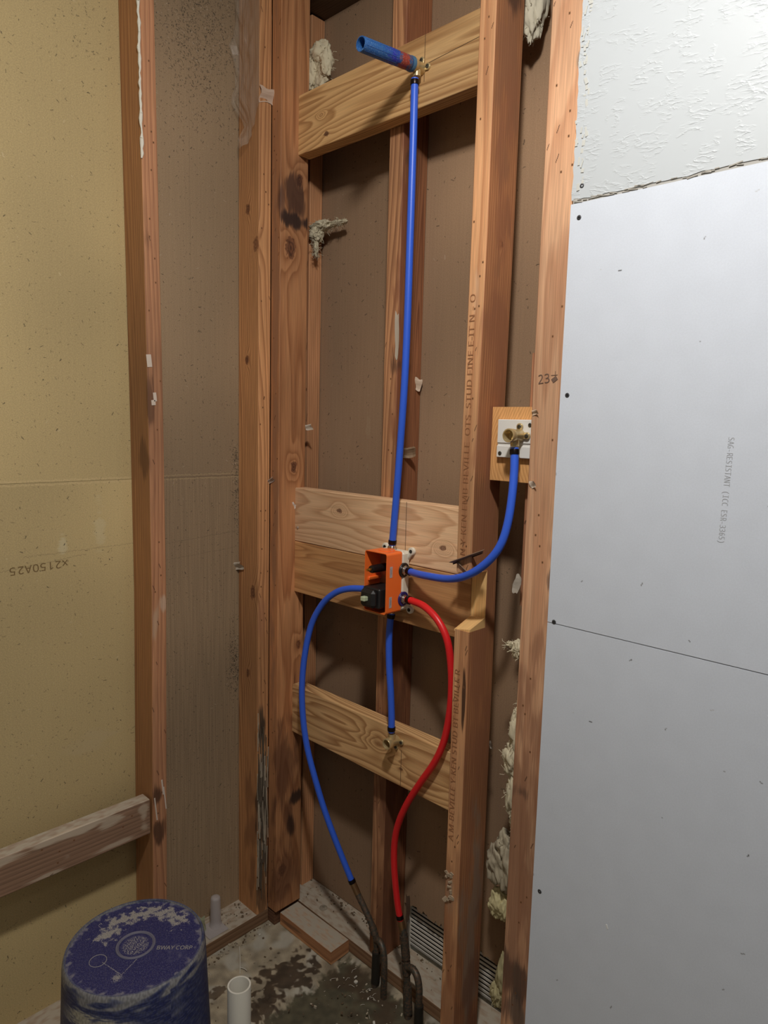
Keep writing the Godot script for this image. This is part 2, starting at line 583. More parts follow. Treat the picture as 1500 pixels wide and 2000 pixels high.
func build_shell() -> void:
	var white := mat("room_paint", rgb(136, 138, 140), 0.85)
	var o := slab("ceiling", V(-0.3, 2.62, -0.45), V(2.95, 2.70, 2.85), white, self)
	o.set_meta("kind", "structure")
	o = slab("wall_front", V(-0.3, -0.1, 2.75), V(2.95, 2.62, 2.85), white, self)
	o.set_meta("kind", "structure")
	o = slab("wall_east", V(2.85, -0.1, -0.45), V(2.95, 2.62, 2.75), white, self)
	o.set_meta("kind", "structure")
	o = slab("wall_outer", V(-0.3, -0.1, -0.45), V(2.85, 2.62, -0.36), mat("dark_room", rgb(34, 30, 27), 0.9), self)
	o.set_meta("kind", "structure")
	# ---- floor: worn slab with a dug-out patch round the pipe risers
	var fx0 := -0.10
	var fz0 := -0.36
	var fs := 1.1
	var nn := 110
	var fl := structure("floor")
	var mb := MB.new()
	var hgt := func(x: float, z: float) -> float:
		var h := n1.get_noise_2d(x * 700.0, z * 700.0) * 0.0016 + n1.get_noise_2d(x * 3500.0, z * 3500.0) * 0.0006
		var d := pit(x, z)
		h -= smoothstep(-0.012, 0.006, d) * (0.010 + 0.003 * n1.get_noise_2d(x * 700.0, z * 700.0))
		return h
	for i in nn:
		for j in nn:
			var q := []
			var qn := []
			var uv := []
			for c in [[0, 0], [1, 0], [1, 1], [0, 1]]:
				var x: float = fx0 + fs * (i + c[0]) / nn
				var z: float = fz0 + fs * (j + c[1]) / nn
				var e := 0.004
				q.append(V(x, hgt.call(x, z), z))
				qn.append(V(hgt.call(x - e, z) - hgt.call(x + e, z), 2.0 * e, hgt.call(x, z - e) - hgt.call(x, z + e)).normalized())
				uv.append(Vector2((x - fx0) / fs, (z - fz0) / fs))
			mb.quadn(q[0], q[1], q[2], q[3], qn[0], qn[1], qn[2], qn[3], uv[0], uv[1], uv[2], uv[3])
	part("slab_surface", mb, tmat(floor_tex(fx0, fz0, fs), 0.88), fl)
	var conc := mat("plain_concrete", rgb(150, 142, 128), 0.9)
	slab("slab_rest", V(1.0, -0.1, -0.36), V(2.9, 0.0, 2.8), conc, fl)
	slab("slab_rest", V(-0.3, -0.1, 0.74), V(1.0, 0.0, 2.8), conc, fl)
	slab("slab_base", V(-0.3, -0.12, -0.45), V(2.95, -0.1, 2.85), conc, fl)

func pit(x: float, z: float) -> float:   # > 0 inside the patch that was dug out
	var d1 := x - (0.262 + 0.10 * maxf(0.0, 0.05 - z) * 0.0 + 0.02 * n1.get_noise_2d(z * 500.0, 3.0))
	var d2 := 0.52 - z
	var d3 := z + 0.075
	var d4 := 0.72 - x
	return minf(minf(d1, d2), minf(d3, d4))

func floor_tex(x0: float, z0: float, s: float) -> ImageTexture:
	var N := 900
	var data := PackedByteArray()
	data.resize(N * N * 3)
	var c0 := rgb(158, 146, 124)
	var wet := rgb(66, 52, 38)
	var dirt := rgb(86, 80, 62)
	for j in N:
		for i in N:
			var x := x0 + s * i / N
			var z := z0 + s * j / N
			var k := 1.0 + n1.get_noise_2d(x * 900.0, z * 900.0) * 0.16 + n2.get_noise_2d(x * 4000.0, z * 4000.0) * 0.07
			var c := c0 * k
			var pale := clampf(n1.get_noise_2d(x * 420.0 + 500.0, z * 420.0) * 2.2 - 0.25, 0.0, 1.0)
			c = c.lerp(rgb(184, 180, 168), pale * 0.7)
			# damp blot between the board plate and the offcut
			var d := Vector2((x - 0.20) / 0.062, (z - 0.088) / 0.10).length() + n1.get_noise_2d(x * 1300.0, z * 1300.0) * 0.75
			c = c.lerp(wet * k, smoothstep(0.0, 1.0, (1.0 - d) * 2.6) * 0.9)
			d = Vector2((x - 0.118) / 0.02, (z - 0.245) / 0.035).length() + n1.get_noise_2d(x * 1700.0 + 40.0, z * 1700.0) * 0.6
			c = c.lerp(wet * k * 1.15, smoothstep(0.0, 1.0, (1.0 - d) * 2.6) * 0.75)
			d = Vector2((x - 0.235) / 0.035, (z - 0.19) / 0.05).length() + n1.get_noise_2d(x * 1500.0 + 90.0, z * 1500.0) * 0.8
			c = c.lerp(wet * k, smoothstep(0.0, 1.0, (1.0 - d) * 2.6) * 0.85)
			var p := pit(x, z) + n1.get_noise_2d(x * 2400.0, z * 2400.0) * 0.008
			c = c.lerp(dirt * (0.4 + 0.6 * k + n1.get_noise_2d(x * 1200.0, z * 1200.0) * 0.14), clampf(p * 90.0 + 0.3, 0.0, 1.0))
			var brown := clampf(n1.get_noise_2d(x * 600.0 + 900.0, z * 600.0) * 1.5 + 0.6, 0.0, 1.0) * clampf(1.4 - absf(z + 0.03) * 14.0, 0.0, 1.0) * clampf((x - 0.23) * 20.0, 0.0, 1.0)
			c = c.lerp(rgb(74, 58, 42), brown * 0.8)
			var ix := (j * N + i) * 3
			data[ix] = clampi(int(c.r * 255.0), 0, 255)
			data[ix + 1] = clampi(int(c.g * 255.0), 0, 255)
			data[ix + 2] = clampi(int(c.b * 255.0), 0, 255)
	return to_tex(make_tex(N, N, data))

# a board facing nd, given by its lower-left corner, width dir, size; UV 0..1 from the top left
func panel(nm: String, at: Vector3, wd: Vector3, nd: Vector3, w: float, h: float, th: float, m: Material, parent: Node, ragged := 0.0, sd := 0.0, uv0 := Vector2(0, 0), uv1 := Vector2(1, 1)) -> MeshInstance3D:
	var mb := MB.new()
	var k := 1 if ragged <= 0.0 else int(w / 0.006)
	var hd := Vector3.UP
	for i in k:
		var a := w * i / k
		var b := w * (i + 1) / k
		var ra := ragged * absf(n2.get_noise_2d(a * 700.0 + sd, 5.0 + sd)) if ragged > 0.0 else 0.0
		var rb := ragged * absf(n2.get_noise_2d(b * 700.0 + sd, 5.0 + sd)) if ragged > 0.0 else 0.0
		var p := [at + wd * a + hd * ra, at + wd * b + hd * rb, at + wd * b + hd * h, at + wd * a + hd * h]
		var u := [Vector2(a / w, 1.0 - ra / h), Vector2(b / w, 1.0 - rb / h), Vector2(b / w, 0), Vector2(a / w, 0)]
		for e in 4:
			u[e] = uv0 + u[e] * (uv1 - uv0)
		mb.quad(p[0], p[1], p[2], p[3], nd, u[0], u[1], u[2], u[3])
		mb.quad(p[0] - nd * th, p[1] - nd * th, p[2] - nd * th, p[3] - nd * th, -nd, u[0], u[1], u[2], u[3])
		mb.quad(p[0], p[1], p[1] - nd * th, p[0] - nd * th, -hd, u[0], u[1], u[1], u[0])
		mb.quad(p[3], p[2], p[2] - nd * th, p[3] - nd * th, hd, u[3], u[2], u[2], u[3])
	var c := [at, at + hd * h]
	mb.quad(c[0], c[1], c[1] - nd * th, c[0] - nd * th, -wd, uv0, uv0, uv0, uv0)
	mb.quad(c[0] + wd * w, c[1] + wd * w, c[1] + wd * w - nd * th, c[0] + wd * w - nd * th, wd, uv0, uv0, uv0, uv0)
	return part(nm, mb, m, parent)

func build_boards() -> void:
	# left wall: fibre board behind the studs, with one horizontal joint
	var wl := structure("wall_left")
	var ya := 1.2815
	var yel := rgb(188, 166, 119)
	var brn := rgb(152, 129, 101)
	var pale := rgb(206, 182, 136)
	var rows := [["upper", ya + 0.0003, 2.62 - ya - 0.0003], ["lower", 0.039, ya - 0.0003 - 0.039]]
	for rw in rows:
		var y0: float = rw[1]
		var h: float = rw[2]
		var up: bool = rw[0] == "upper"
		var t := board(0.42, h, 0.0009, yel, {"specks": 1500, "seed": 1.0 if up else 2.0, "streak": 0.006,
			"lines": [[0.0, h - 0.005, 0.42, h - 0.005, pale, 4.0]] if up else [[0.0, 0.003, 0.42, 0.003, pale, 4.0], [0.0, 0.2, 0.3, 0.168, yel * 0.6, 1.0], [0.17, 0.16, 0.42, 0.155, yel * 0.62, 1.0]],
			"mould": [[0.32, 0.35, 0.03, 0.05, 60]] if up else [],
			"stains": [] if up else [[0.33, 0.10, 0.012, 0.05, rgb(205, 190, 150), 0.5], [0.25, 0.14, 0.01, 0.04, rgb(205, 195, 160), 0.55], [0.3, 0.63, 0.06, 0.03, rgb(190, 170, 130), 0.5]]})
		panel("fibre_panel", V(-0.09, y0, 0.768), V(0, 0, -1), V(1, 0, 0), 0.441, h, 0.012, tmat(t, 0.85), wl)
		t = board(0.30, h, 0.0009, brn, {"specks": 1300, "seed": 3.0 if up else 4.0, "streak": 0.015 if up else 0.05,
			"mould": [[0.17, 0.22, 0.07, 0.13, 2600], [0.28, h - 0.03, 0.008, 0.03, 160]] if up else [[0.285, 0.05, 0.006, 0.06, 200], [0.28, 0.52, 0.012, 0.05, 420]],
			"lines": [[0.0, h - 0.006, 0.3, h - 0.006, pale * 0.85, 3.0], [0.15, 0.2, 0.15, h, brn * 0.8, 1.0]] if up else [[0.0, 0.003, 0.3, 0.003, pale * 0.85, 3.0], [0.0, 0.17, 0.3, 0.15, brn * 0.65, 1.0], [0.0, 0.21, 0.3, 0.195, brn * 0.7, 1.0]]})
		panel("fibre_panel", V(-0.09, y0, 0.3265), V(0, 0, -1), V(1, 0, 0), 0.2965, h, 0.012, tmat(t, 0.85), wl)
	slab("fibre_panel", V(-0.102, 0.039, 0.775), V(-0.09, 2.62, 2.75), mat("fibre_plain", yel, 0.85), wl)
	slab("sheathing", V(-0.3, -0.1, -0.45), V(-0.104, 2.62, 2.75), mat("dark_wall", rgb(90, 80, 66), 0.9), wl)
	# back of the plumbing bay: the next room's wallboard, brown paper face
	var wb := structure("wall_back")
	var kr := rgb(153, 124, 97)
	var t2 := board(0.50, 2.45, 0.0012, kr, {"specks": 1300, "seed": 6.0, "streak": 0.02, "stains": [[0.30, 1.15, 0.008, 0.12, rgb(172, 150, 122), 0.3], [0.22, 1.3, 0.004, 0.2, rgb(172, 150, 122), 0.3], [0.38, 0.9, 0.004, 0.12, rgb(172, 150, 122), 0.3]]})
	panel("paper_faced_board", V(-0.09, 0.038, -0.182), V(1, 0, 0), V(0, 0, 1), 0.45, 2.58, 0.012, tmat(t2, 0.9), wb)
	var t3 := board(0.60, 2.45, 0.0013, kr * 1.02, {"specks": 900, "seed": 7.0, "streak": 0.015})
	panel("paper_faced_board", V(0.36, 0.150, -0.182), V(1, 0, 0), V(0, 0, 1), 0.62, 2.47, 0.012, tmat(t3, 0.9), wb, 0.016, 3.0)

func build_drywall() -> void:
	var wr := structure("wall_right")
	var xw := 0.8525
	var pm := wall_paper_mat()
	panel("drywall_sheet", V(xw + 0.001, 0.0, 0.0127), V(1, 0, 0), V(0, 0, 1), 2.0, 1.0733, 0.0125, pm, wr)
	var mid := panel("drywall_sheet", V(xw + 0.001, 1.0752, 0.0127), V(1, 0, 0), V(0, 0, 1), 2.0, 0.7290, 0.0125, pm, wr)
	# older painted sheet above, brushed texture, ragged lower and left edges
	var mb := MB.new()
	var y0 := 1.8095
	var y1 := 2.62
	var nx := 64
	var ny := 60
	var ex := func(y: float) -> float:
		return xw + 0.002 + 0.0016 * n1.get_noise_2d(y * 900.0, 1.0) + 0.002 * n1.get_noise_2d(y * 4000.0, 8.0)
	for i in nx:
		for j in ny:
			var q := []
			var uv := []
			for c in [[0, 0], [1, 0], [1, 1], [0, 1]]:
				var y: float = lerpf(y0, y1, pow(float(j + c[1]) / ny, 1.0))
				var xl: float = ex.call(y)
				var x: float = lerpf(xl, 2.85, pow(float(i + c[0]) / nx, 2.0))
				if j + c[1] == 0:
					y += 0.0025 * n1.get_noise_2d(x * 1500.0, 2.0)
				# torn paper margin along the old taped edge
				var rim := 0.016 + 0.006 * n1.get_noise_2d(y * 1500.0, 60.0)
				var z := 0.0132 - (0.0012 if x - xl < rim and y < 2.16 else 0.0)
				q.append(V(x, y, z))
				uv.append(Vector2(x, -y) * 2.3)
			mb.quad(q[0], q[1], q[2], q[3], V(0, 0, 1), uv[0], uv[1], uv[2], uv[3])
			if j == 0:
				mb.quad(q[0], q[1], V(q[1].x, q[1].y, 0.0002), V(q[0].x, q[0].y, 0.0002), V(0, -1, 0))
			if i == 0:
				mb.quad(q[0], q[3], V(q[3].x, q[3].y, 0.0002), V(q[0].x, q[0].y, 0.0002), V(-1, 0, 0))
	var top := part("painted_sheet", mb, paint_mat(), wr)
	slab("joint_filler", V(xw + 0.004, 1.800, 0.001), V(2.84, 1.814, 0.0120), mat("joint_grey", rgb(176, 174, 170), 0.9), wr)
	slab("joint_filler", V(xw + 0.004, 1.070, 0.001), V(2.84, 1.078, 0.0105), mat("joint_grey", rgb(176, 174, 170), 0.9), wr)
	# paper fuzz along the saw cut
	var fz := MB.new()
	for k in 46:
		var x := xw + 0.006 + 0.42 * rng.randf()
		var l := rng.randf_range(0.003, 0.010)
		var a := V(x, 1.8075 + rng.randf_range(-0.002, 0.003), 0.0133)
		fz.box(a, V(l, rng.randf_range(0.0004, 0.0011), 0.0005), 0.0002, Basis(V(0, 0, 1), rng.randf_range(-0.25, 0.2)))
	part("torn_paper", fz, mat("torn_paper", rgb(172, 168, 160), 0.9), wr).set_meta("kind", "stuff")
	# plaster crust and tape remains on the taped edge
	var cr := MB.new()
	for k in 46:
		var y := rng.randf_range(1.83, 2.15)
		var x: float = ex.call(y) + rng.randf_range(0.0, 0.020)
		cr.box(V(x, y, 0.0128), V(rng.randf_range(0.001, 0.003), rng.randf_range(0.001, 0.007), rng.randf_range(0.0002, 0.0007)), 0.0002, Basis(V(0, 0, 1), rng.randf_range(-0.4, 0.4)))
	part("plaster_crust", cr, mat("crust", rgb(198, 199, 194), 0.9), wr).set_meta("kind", "stuff")
	var sm := mat("dark_screw", rgb(72, 72, 76), 0.5, 0.5)
	for s in [[top, 0.8727, 1.8308], [mid, 0.8704, 1.7802], [mid, 0.8674, 1.484], [mid, 0.8669, 1.0772], [wr.get_child(0), 0.8692, 0.549]]:
		var g := MB.new()
		g.lathe([Vector2(0.0, -0.0003), Vector2(0.0012, -0.0003), Vector2(0.0014, 0.0004), Vector2(0.0036, 0.0005), Vector2(0.0042, 0.0)], axis_xf(V(s[1], s[2], 0.0130), V(0, 0, 1)), 16)
		part("screw_head", g, sm, s[0])
	var ink := mat("grey_print", rgb(172, 175, 180), 0.9)
	lettering("SAG-RESISTANT (ICC ESR-3365)", 0.0085, V(1.1415, 1.4195, 0.0128), Basis(V(0, 0, 1), -PI / 2 - 0.012), ink, mid, "Droid Sans Mono", 0.84)
	# a small white nick in the lowest sheet
	var nk := MB.new()
	nk.box(V(1.0055, 0.552, 0.0129), V(0.0012, 0.0042, 0.0004), 0.0003, Basis(V(0, 0, 1), 0.35))
	part("paper_nick", nk, mat("white_nick", rgb(235, 235, 232), 0.9), wr.get_child(0))

func wall_paper_mat() -> StandardMaterial3D:
	var N := 512
	var data := PackedByteArray()
	data.resize(N * N * 3)
	for j in N:
		for i in N:
			var k := 1.0 + n1.get_noise_2d(i * 0.9, j * 0.9) * 0.008 + n2.get_noise_2d(i * 4.0, j * 4.0) * 0.012
			var ix := (j * N + i) * 3
			data[ix] = clampi(int(212 * k), 0, 255)
			data[ix + 1] = clampi(int(219 * k), 0, 255)
			data[ix + 2] = clampi(int(231 * k), 0, 255)
	var im := make_tex(N, N, data)
	var rg := RandomNumberGenerator.new()
	rg.seed = 33
	for k in 26:
		speck(im, rg, Vector2(rg.randf() * N, rg.randf() * N), 1.0, rgb(150, 152, 156))
	var m := tmat(to_tex(im), 0.62)
	m.uv1_triplanar = true
	m.uv1_scale = Vector3.ONE * 1.3
	return m

func paint_mat() -> StandardMaterial3D:
	var N := 1024
	var f := FastNoiseLite.new()
	f.seed = 5
	f.noise_type = FastNoiseLite.TYPE_SIMPLEX
	f.fractal_type = FastNoiseLite.FRACTAL_RIDGED
	f.frequency = 0.012
	f.fractal_octaves = 3
	f.domain_warp_enabled = true
	f.domain_warp_amplitude = 60.0
	f.domain_warp_frequency = 0.008
	var im := Image.create(N, N, false, Image.FORMAT_RGB8)
	var data := PackedByteArray()
	data.resize(N * N * 3)
	for j in N:
		for i in N:
			var patch := clampf(n1.get_noise_2d(i * 0.35, j * 0.35) * 2.4 + 0.35, 0.0, 1.0)
			var v := f.get_noise_2d(i * 0.8 + j * 0.5, j * 2.2 - i * 0.4)
			v = pow(clampf(v * 0.6 + 0.45, 0.0, 1.0), 3.0) * patch
			var b := clampi(int(v * 255.0), 0, 255)
			var ix := (j * N + i) * 3
			data[ix] = b; data[ix + 1] = b; data[ix + 2] = b
	im = make_tex(N, N, data)
	im.bump_map_to_normal_map(2.5)
	var m := mat("brushed_paint", rgb(194, 200, 205), 0.40)
	m.normal_enabled = true
	m.normal_texture = to_tex(im)
	m.normal_scale = 0.7
	return m

func fir(sd: float, more := {}) -> Dictionary:
	var d := {"early": rgb(200, 148, 106), "late": rgb(148, 94, 60), "pith": Vector2(0.06, -0.10), "sp": 0.0066, "wav": 0.004, "fu": 0.35, "drift": 0.02, "df": 0.5, "seed": sd, "holes": 24, "slits": 10, "con": 0.95}
	d.merge(more, true)
	return d

func build_studs() -> void:
	var UP := V(0, 1, 0)
	var dk := rgb(70, 44, 28)
	# stud of the left wall: front face looks +x, its left (camera) side looks +z
	var zl := 0.3081
	var L := 2.57
	var s := lumber("wall_stud", "reddish stud left of the corner with a white caulk line on its upper edge", "stud", V(0.0, 0.039, zl), UP, V(0, 0, 1), V(1, 0, 0), 2.438, 0.038, 0.089,
		fir(1.0, {"early": rgb(178, 128, 92), "late": rgb(142, 94, 66), "side_tint": Color(0.98, 0.98, 0.88), "stains": [[0.47, 0.019, 0.03, 0.02, dk, 0.8], [0.38, 0.02, 0.03, 0.02, dk, 0.75], [1.78, 0.03, 0.03, 0.012, dk, 0.35], [1.30, 0.06, 0.06, 0.02, dk, 0.4], [1.42, 0.03, 0.05, 0.012, dk, 0.5], [0.9, 0.03, 0.06, 0.012, rgb(190, 165, 140), 0.6], [0.95, 0.008, 0.02, 0.01, rgb(200, 180, 160), 0.6]]}),
		PackedVector2Array([Vector2(0, 0.0065), Vector2(0.55, 0.0005), Vector2(0.98, -0.005), Vector2(1.42, -0.003), Vector2(1.85, 0.0015), Vector2(2.4, 0.0065)]))
	var ck := MB.new()
	var prev := 0.0
	var cp := []
	for k in 60:
		var y := lerpf(1.985, 2.58, k / 59.0)
		cp.append(V(0.0005 + 0.001 * n2.get_noise_1d(k * 3.0), y, zl + 0.0385 + 0.0035 * (y - 2.0) / 0.4 + 0.0035 * absf(n2.get_noise_1d(k * 5.0 + 90.0))))
	for k in 59:
		ck.tube(PackedVector3Array([cp[k], cp[k + 1]]), 0.0016 + 0.0030 * absf(n2.get_noise_1d(k * 4.0)), 8, true, 0.0016 + 0.0030 * absf(n2.get_noise_1d(k * 4.0 + 4.0)))
	part("caulk_line", ck, mat("caulk", rgb(226, 220, 205), 0.7), s)
	for q in [[1.555, 0.032, 0.014, 0.006], [1.475, 0.02, 0.01, 0.004], [1.462, 0.024, 0.006, 0.005], [0.53, 0.012, 0.02, 0.002], [0.50, 0.006, 0.03, 0.0016], [0.48, 0.030, 0.03, 0.0016]]:
		var pl := MB.new()
		pl.box(V(0.0004, q[0], zl + q[1] + bow_at(PackedVector2Array([Vector2(0, 0.0065), Vector2(0.55, 0.0005), Vector2(0.98, -0.005), Vector2(1.42, -0.003), Vector2(1.85, 0.0015)]), q[0])), V(0.0006, q[2], q[3]), 0.0005, Basis(V(1, 0, 0), 0.1))
		part("plaster_fleck", pl, mat("plaster_fleck", rgb(205, 190, 175), 0.9), s)

	# last stud of the left wall, in the corner
	s = lumber("wall_stud", "corner stud with grey splintered rot near its foot, beside the board wall", "stud", V(0.0, 0.039, 0.0012), UP, V(0, 0, 1), V(1, 0, 0), 2.438, 0.038, 0.089,
		fir(2.0, {"early": rgb(204, 150, 102), "late": rgb(144, 94, 58), "side_tint": Color(0.96, 0.95, 0.92), "sp": 0.0060, "knots": [[1.92, 0.085, 0.009, 0.6, 0.012], [1.545, 0.088, 0.007, 0.8, 0.012], [0.93, 0.06, 0.012, 0.6, 0.014], [0.70, 0.082, 0.008, 0.55, 0.01], [1.83, 0.05, 0.012, 0.5, 0.01]],
		"stains": [[0.32, 0.022, 0.28, 0.018, rgb(58, 48, 38), 0.92], [0.10, 0.02, 0.2, 0.02, rgb(96, 70, 48), 0.6], [0.25, 0.06, 0.25, 0.03, rgb(100, 62, 40), 0.4], [0.86, 0.02, 0.05, 0.014, rgb(170, 120, 88), 0.5]]}))
	var sp := MB.new()
	var sp2 := MB.new()
	for k in 70:
		var y := rng.randf_range(0.16, 0.56)
		var zz := rng.randf_range(0.004, 0.036)
		var ln := rng.randf_range(0.05, 0.16) * (1.0 if y < 0.45 else 0.6)
		var lean := rng.randf_range(-0.03, 0.03)
		var m: MB = sp if k % 3 else sp2
		m.box(V(0.0015 + rng.randf() * 0.002, y, zz), V(rng.randf_range(0.0005, 0.0016), ln * 0.5, rng.randf_range(0.0006, 0.0018)), 0.0005, Basis(V(1, 0, 0), lean) * Basis(V(0, 0, 1), rng.randf_range(-0.06, 0.06)))
	for k in 26:
		var y := rng.randf_range(0.12, 0.62)
		sp2.box(V(0.001, y, 0.037 + 0.002 * n2.get_noise_1d(y * 100.0)), V(0.001, rng.randf_range(0.008, 0.03), 0.0011), 0.0005)
	part("rotten_splinters", sp, mat("rot_dark", rgb(92, 80, 66), 0.95), s, "dark grey rotten splinters").set_meta("kind", "stuff")
	part("rotten_splinters", sp2, mat("rot_pale", rgb(172, 158, 138), 0.95), s, "pale torn splinter edges").set_meta("kind", "stuff")

	# first stud of the plumbing wall
	lumber("wall_stud", "thick brown stud with dark saw scorch high up, where the blocking starts", "stud", V(-0.0018, 0.046, 0.0), UP, V(1, 0, 0), V(0, 0, 1), 2.431, 0.038, 0.089,
		fir(3.0, {"early": rgb(190, 134, 90), "late": rgb(144, 90, 54), "sp": 0.006, "pith": Vector2(0.16, -0.05), "wav": 0.006,
		"knots": [[1.99, 0.098, 0.010, 0.75, 0.016], [1.82, 0.072, 0.017, 0.7, 0.02], [1.262, 0.088, 0.010, 0.75, 0.016], [0.12, 0.06, 0.013, 0.6, 0.012], [0.77, 0.11, 0.008, 0.6, 0.01]],
		"stains": [[1.95, 0.075, 0.05, 0.05, rgb(70, 44, 32), 0.8], [1.89, 0.085, 0.018, 0.06, rgb(46, 28, 22), 0.9], [1.93, 0.045, 0.07, 0.012, rgb(96, 66, 52), 0.7], [1.5, 0.02, 0.9, 0.016, rgb(142, 104, 78), 0.55], [0.4, 0.07, 0.25, 0.05, rgb(92, 56, 38), 0.6], [0.32, 0.10, 0.02, 0.03, rgb(40, 26, 20), 0.8], [0.25, 0.09, 0.03, 0.02, rgb(48, 30, 22), 0.7], [0.1, 0.06, 0.12, 0.06, rgb(100, 62, 42), 0.5]]}))
	# a stud of the next wall, showing as a thin strip behind it
	lumber("wall_stud", "thin strip of a rear stud showing past the scorched corner stud", "stud", V(-0.046, 0.038, -0.135), UP, V(1, 0, 0), V(0, 0, 1), 2.439, 0.034, 0.045, fir(4.0, {"res": 0.0028}))
	# middle stud of the next room's wall, standing behind the blocking
	lumber("wall_stud", "narrow stud standing behind the blocking in the middle of the bay", "stud", V(0.3165, 0.038, -0.0955), UP, V(1, 0, 0), V(0, 0, 1), 2.439, 0.044, 0.086,
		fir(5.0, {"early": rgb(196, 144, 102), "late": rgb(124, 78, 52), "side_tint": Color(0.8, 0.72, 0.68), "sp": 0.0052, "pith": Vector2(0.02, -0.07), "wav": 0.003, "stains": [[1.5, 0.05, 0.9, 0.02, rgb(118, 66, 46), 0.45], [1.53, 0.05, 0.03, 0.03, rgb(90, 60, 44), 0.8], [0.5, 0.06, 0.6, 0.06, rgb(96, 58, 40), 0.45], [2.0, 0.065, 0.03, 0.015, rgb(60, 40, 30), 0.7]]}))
	notched_stud()
	# stud that carries the wallboard edge
	s = lumber("wall_stud", "wide pale stud along the white wallboard edge, with pencilled 23 on it", "stud", V(0.7888, 0.0, 0.0), UP, V(1, 0, 0), V(0, 0, 1), 2.477, 0.089, 0.089,
		fir(7.0, {"early": rgb(200, 156, 122), "late": rgb(168, 118, 86), "sp": 0.0062, "pith": Vector2(0.02, -0.22), "con": 0.8, "holes": 34, "slits": 12,
		"stains": [[2.04, 0.062, 0.014, 0.010, rgb(96, 98, 98), 0.5], [0.33, 0.03, 0.05, 0.04, rgb(60, 46, 40), 0.7], [0.26, 0.04, 0.04, 0.03, rgb(78, 66, 60), 0.7], [0.2, 0.05, 0.06, 0.03, rgb(120, 104, 92), 0.4], [1.15, 0.06, 0.02, 0.01, rgb(90, 74, 68), 0.6], [1.0, 0.062, 0.06, 0.006, rgb(84, 70, 62), 0.6], [0.6, 0.03, 0.5, 0.06, rgb(128, 84, 62), 0.45], [0.72, 0.02, 0.02, 0.02, rgb(74, 54, 44), 0.5]]}))
	lettering("23", 0.0165, V(0.800, 1.513, 0.0006), Basis(V(0, 0, 1), 0.1), mat("pencil", rgb(112, 88, 74), 0.9), s)
	var pm := MB.new()
	pm.box(V(0.8335, 1.513, 0.0005), V(0.0055, 0.0040, 0.0003), 0.0002, Basis(V(0, 0, 1), 0.6))
	pm.box(V(0.8325, 1.5205, 0.0005), V(0.0065, 0.0005, 0.0003), 0.0002, Basis(V(0, 0, 1), 0.05))
	pm.box(V(0.8345, 1.5235, 0.0005), V(0.0005, 0.004, 0.0003), 0.0002)
	part("pencil_scribble", pm, mat("pencil", rgb(112, 88, 74), 0.9), s)
	lumber("spliced_board", "thin reddish board standing tight behind the wallboard stud", "board", V(0.7425, 1.07, -0.0655), UP, V(1, 0, 0), V(0, 0, 1), 0.50, 0.03, 0.035, fir(8.0, {"early": rgb(160, 112, 82), "late": rgb(118, 76, 54), "holes": 0}))
	# top plates
	lumber("top_plate", "dark top plate over the plumbing bay at the ceiling", "plate", V(-0.09, 2.482, 0.0), V(1, 0, 0), UP, V(0, 0, 1), 1.2, 0.08, 0.182, fir(9.0, {"early": rgb(98, 80, 62), "late": rgb(74, 58, 44), "res": 0.004, "holes": 0}))

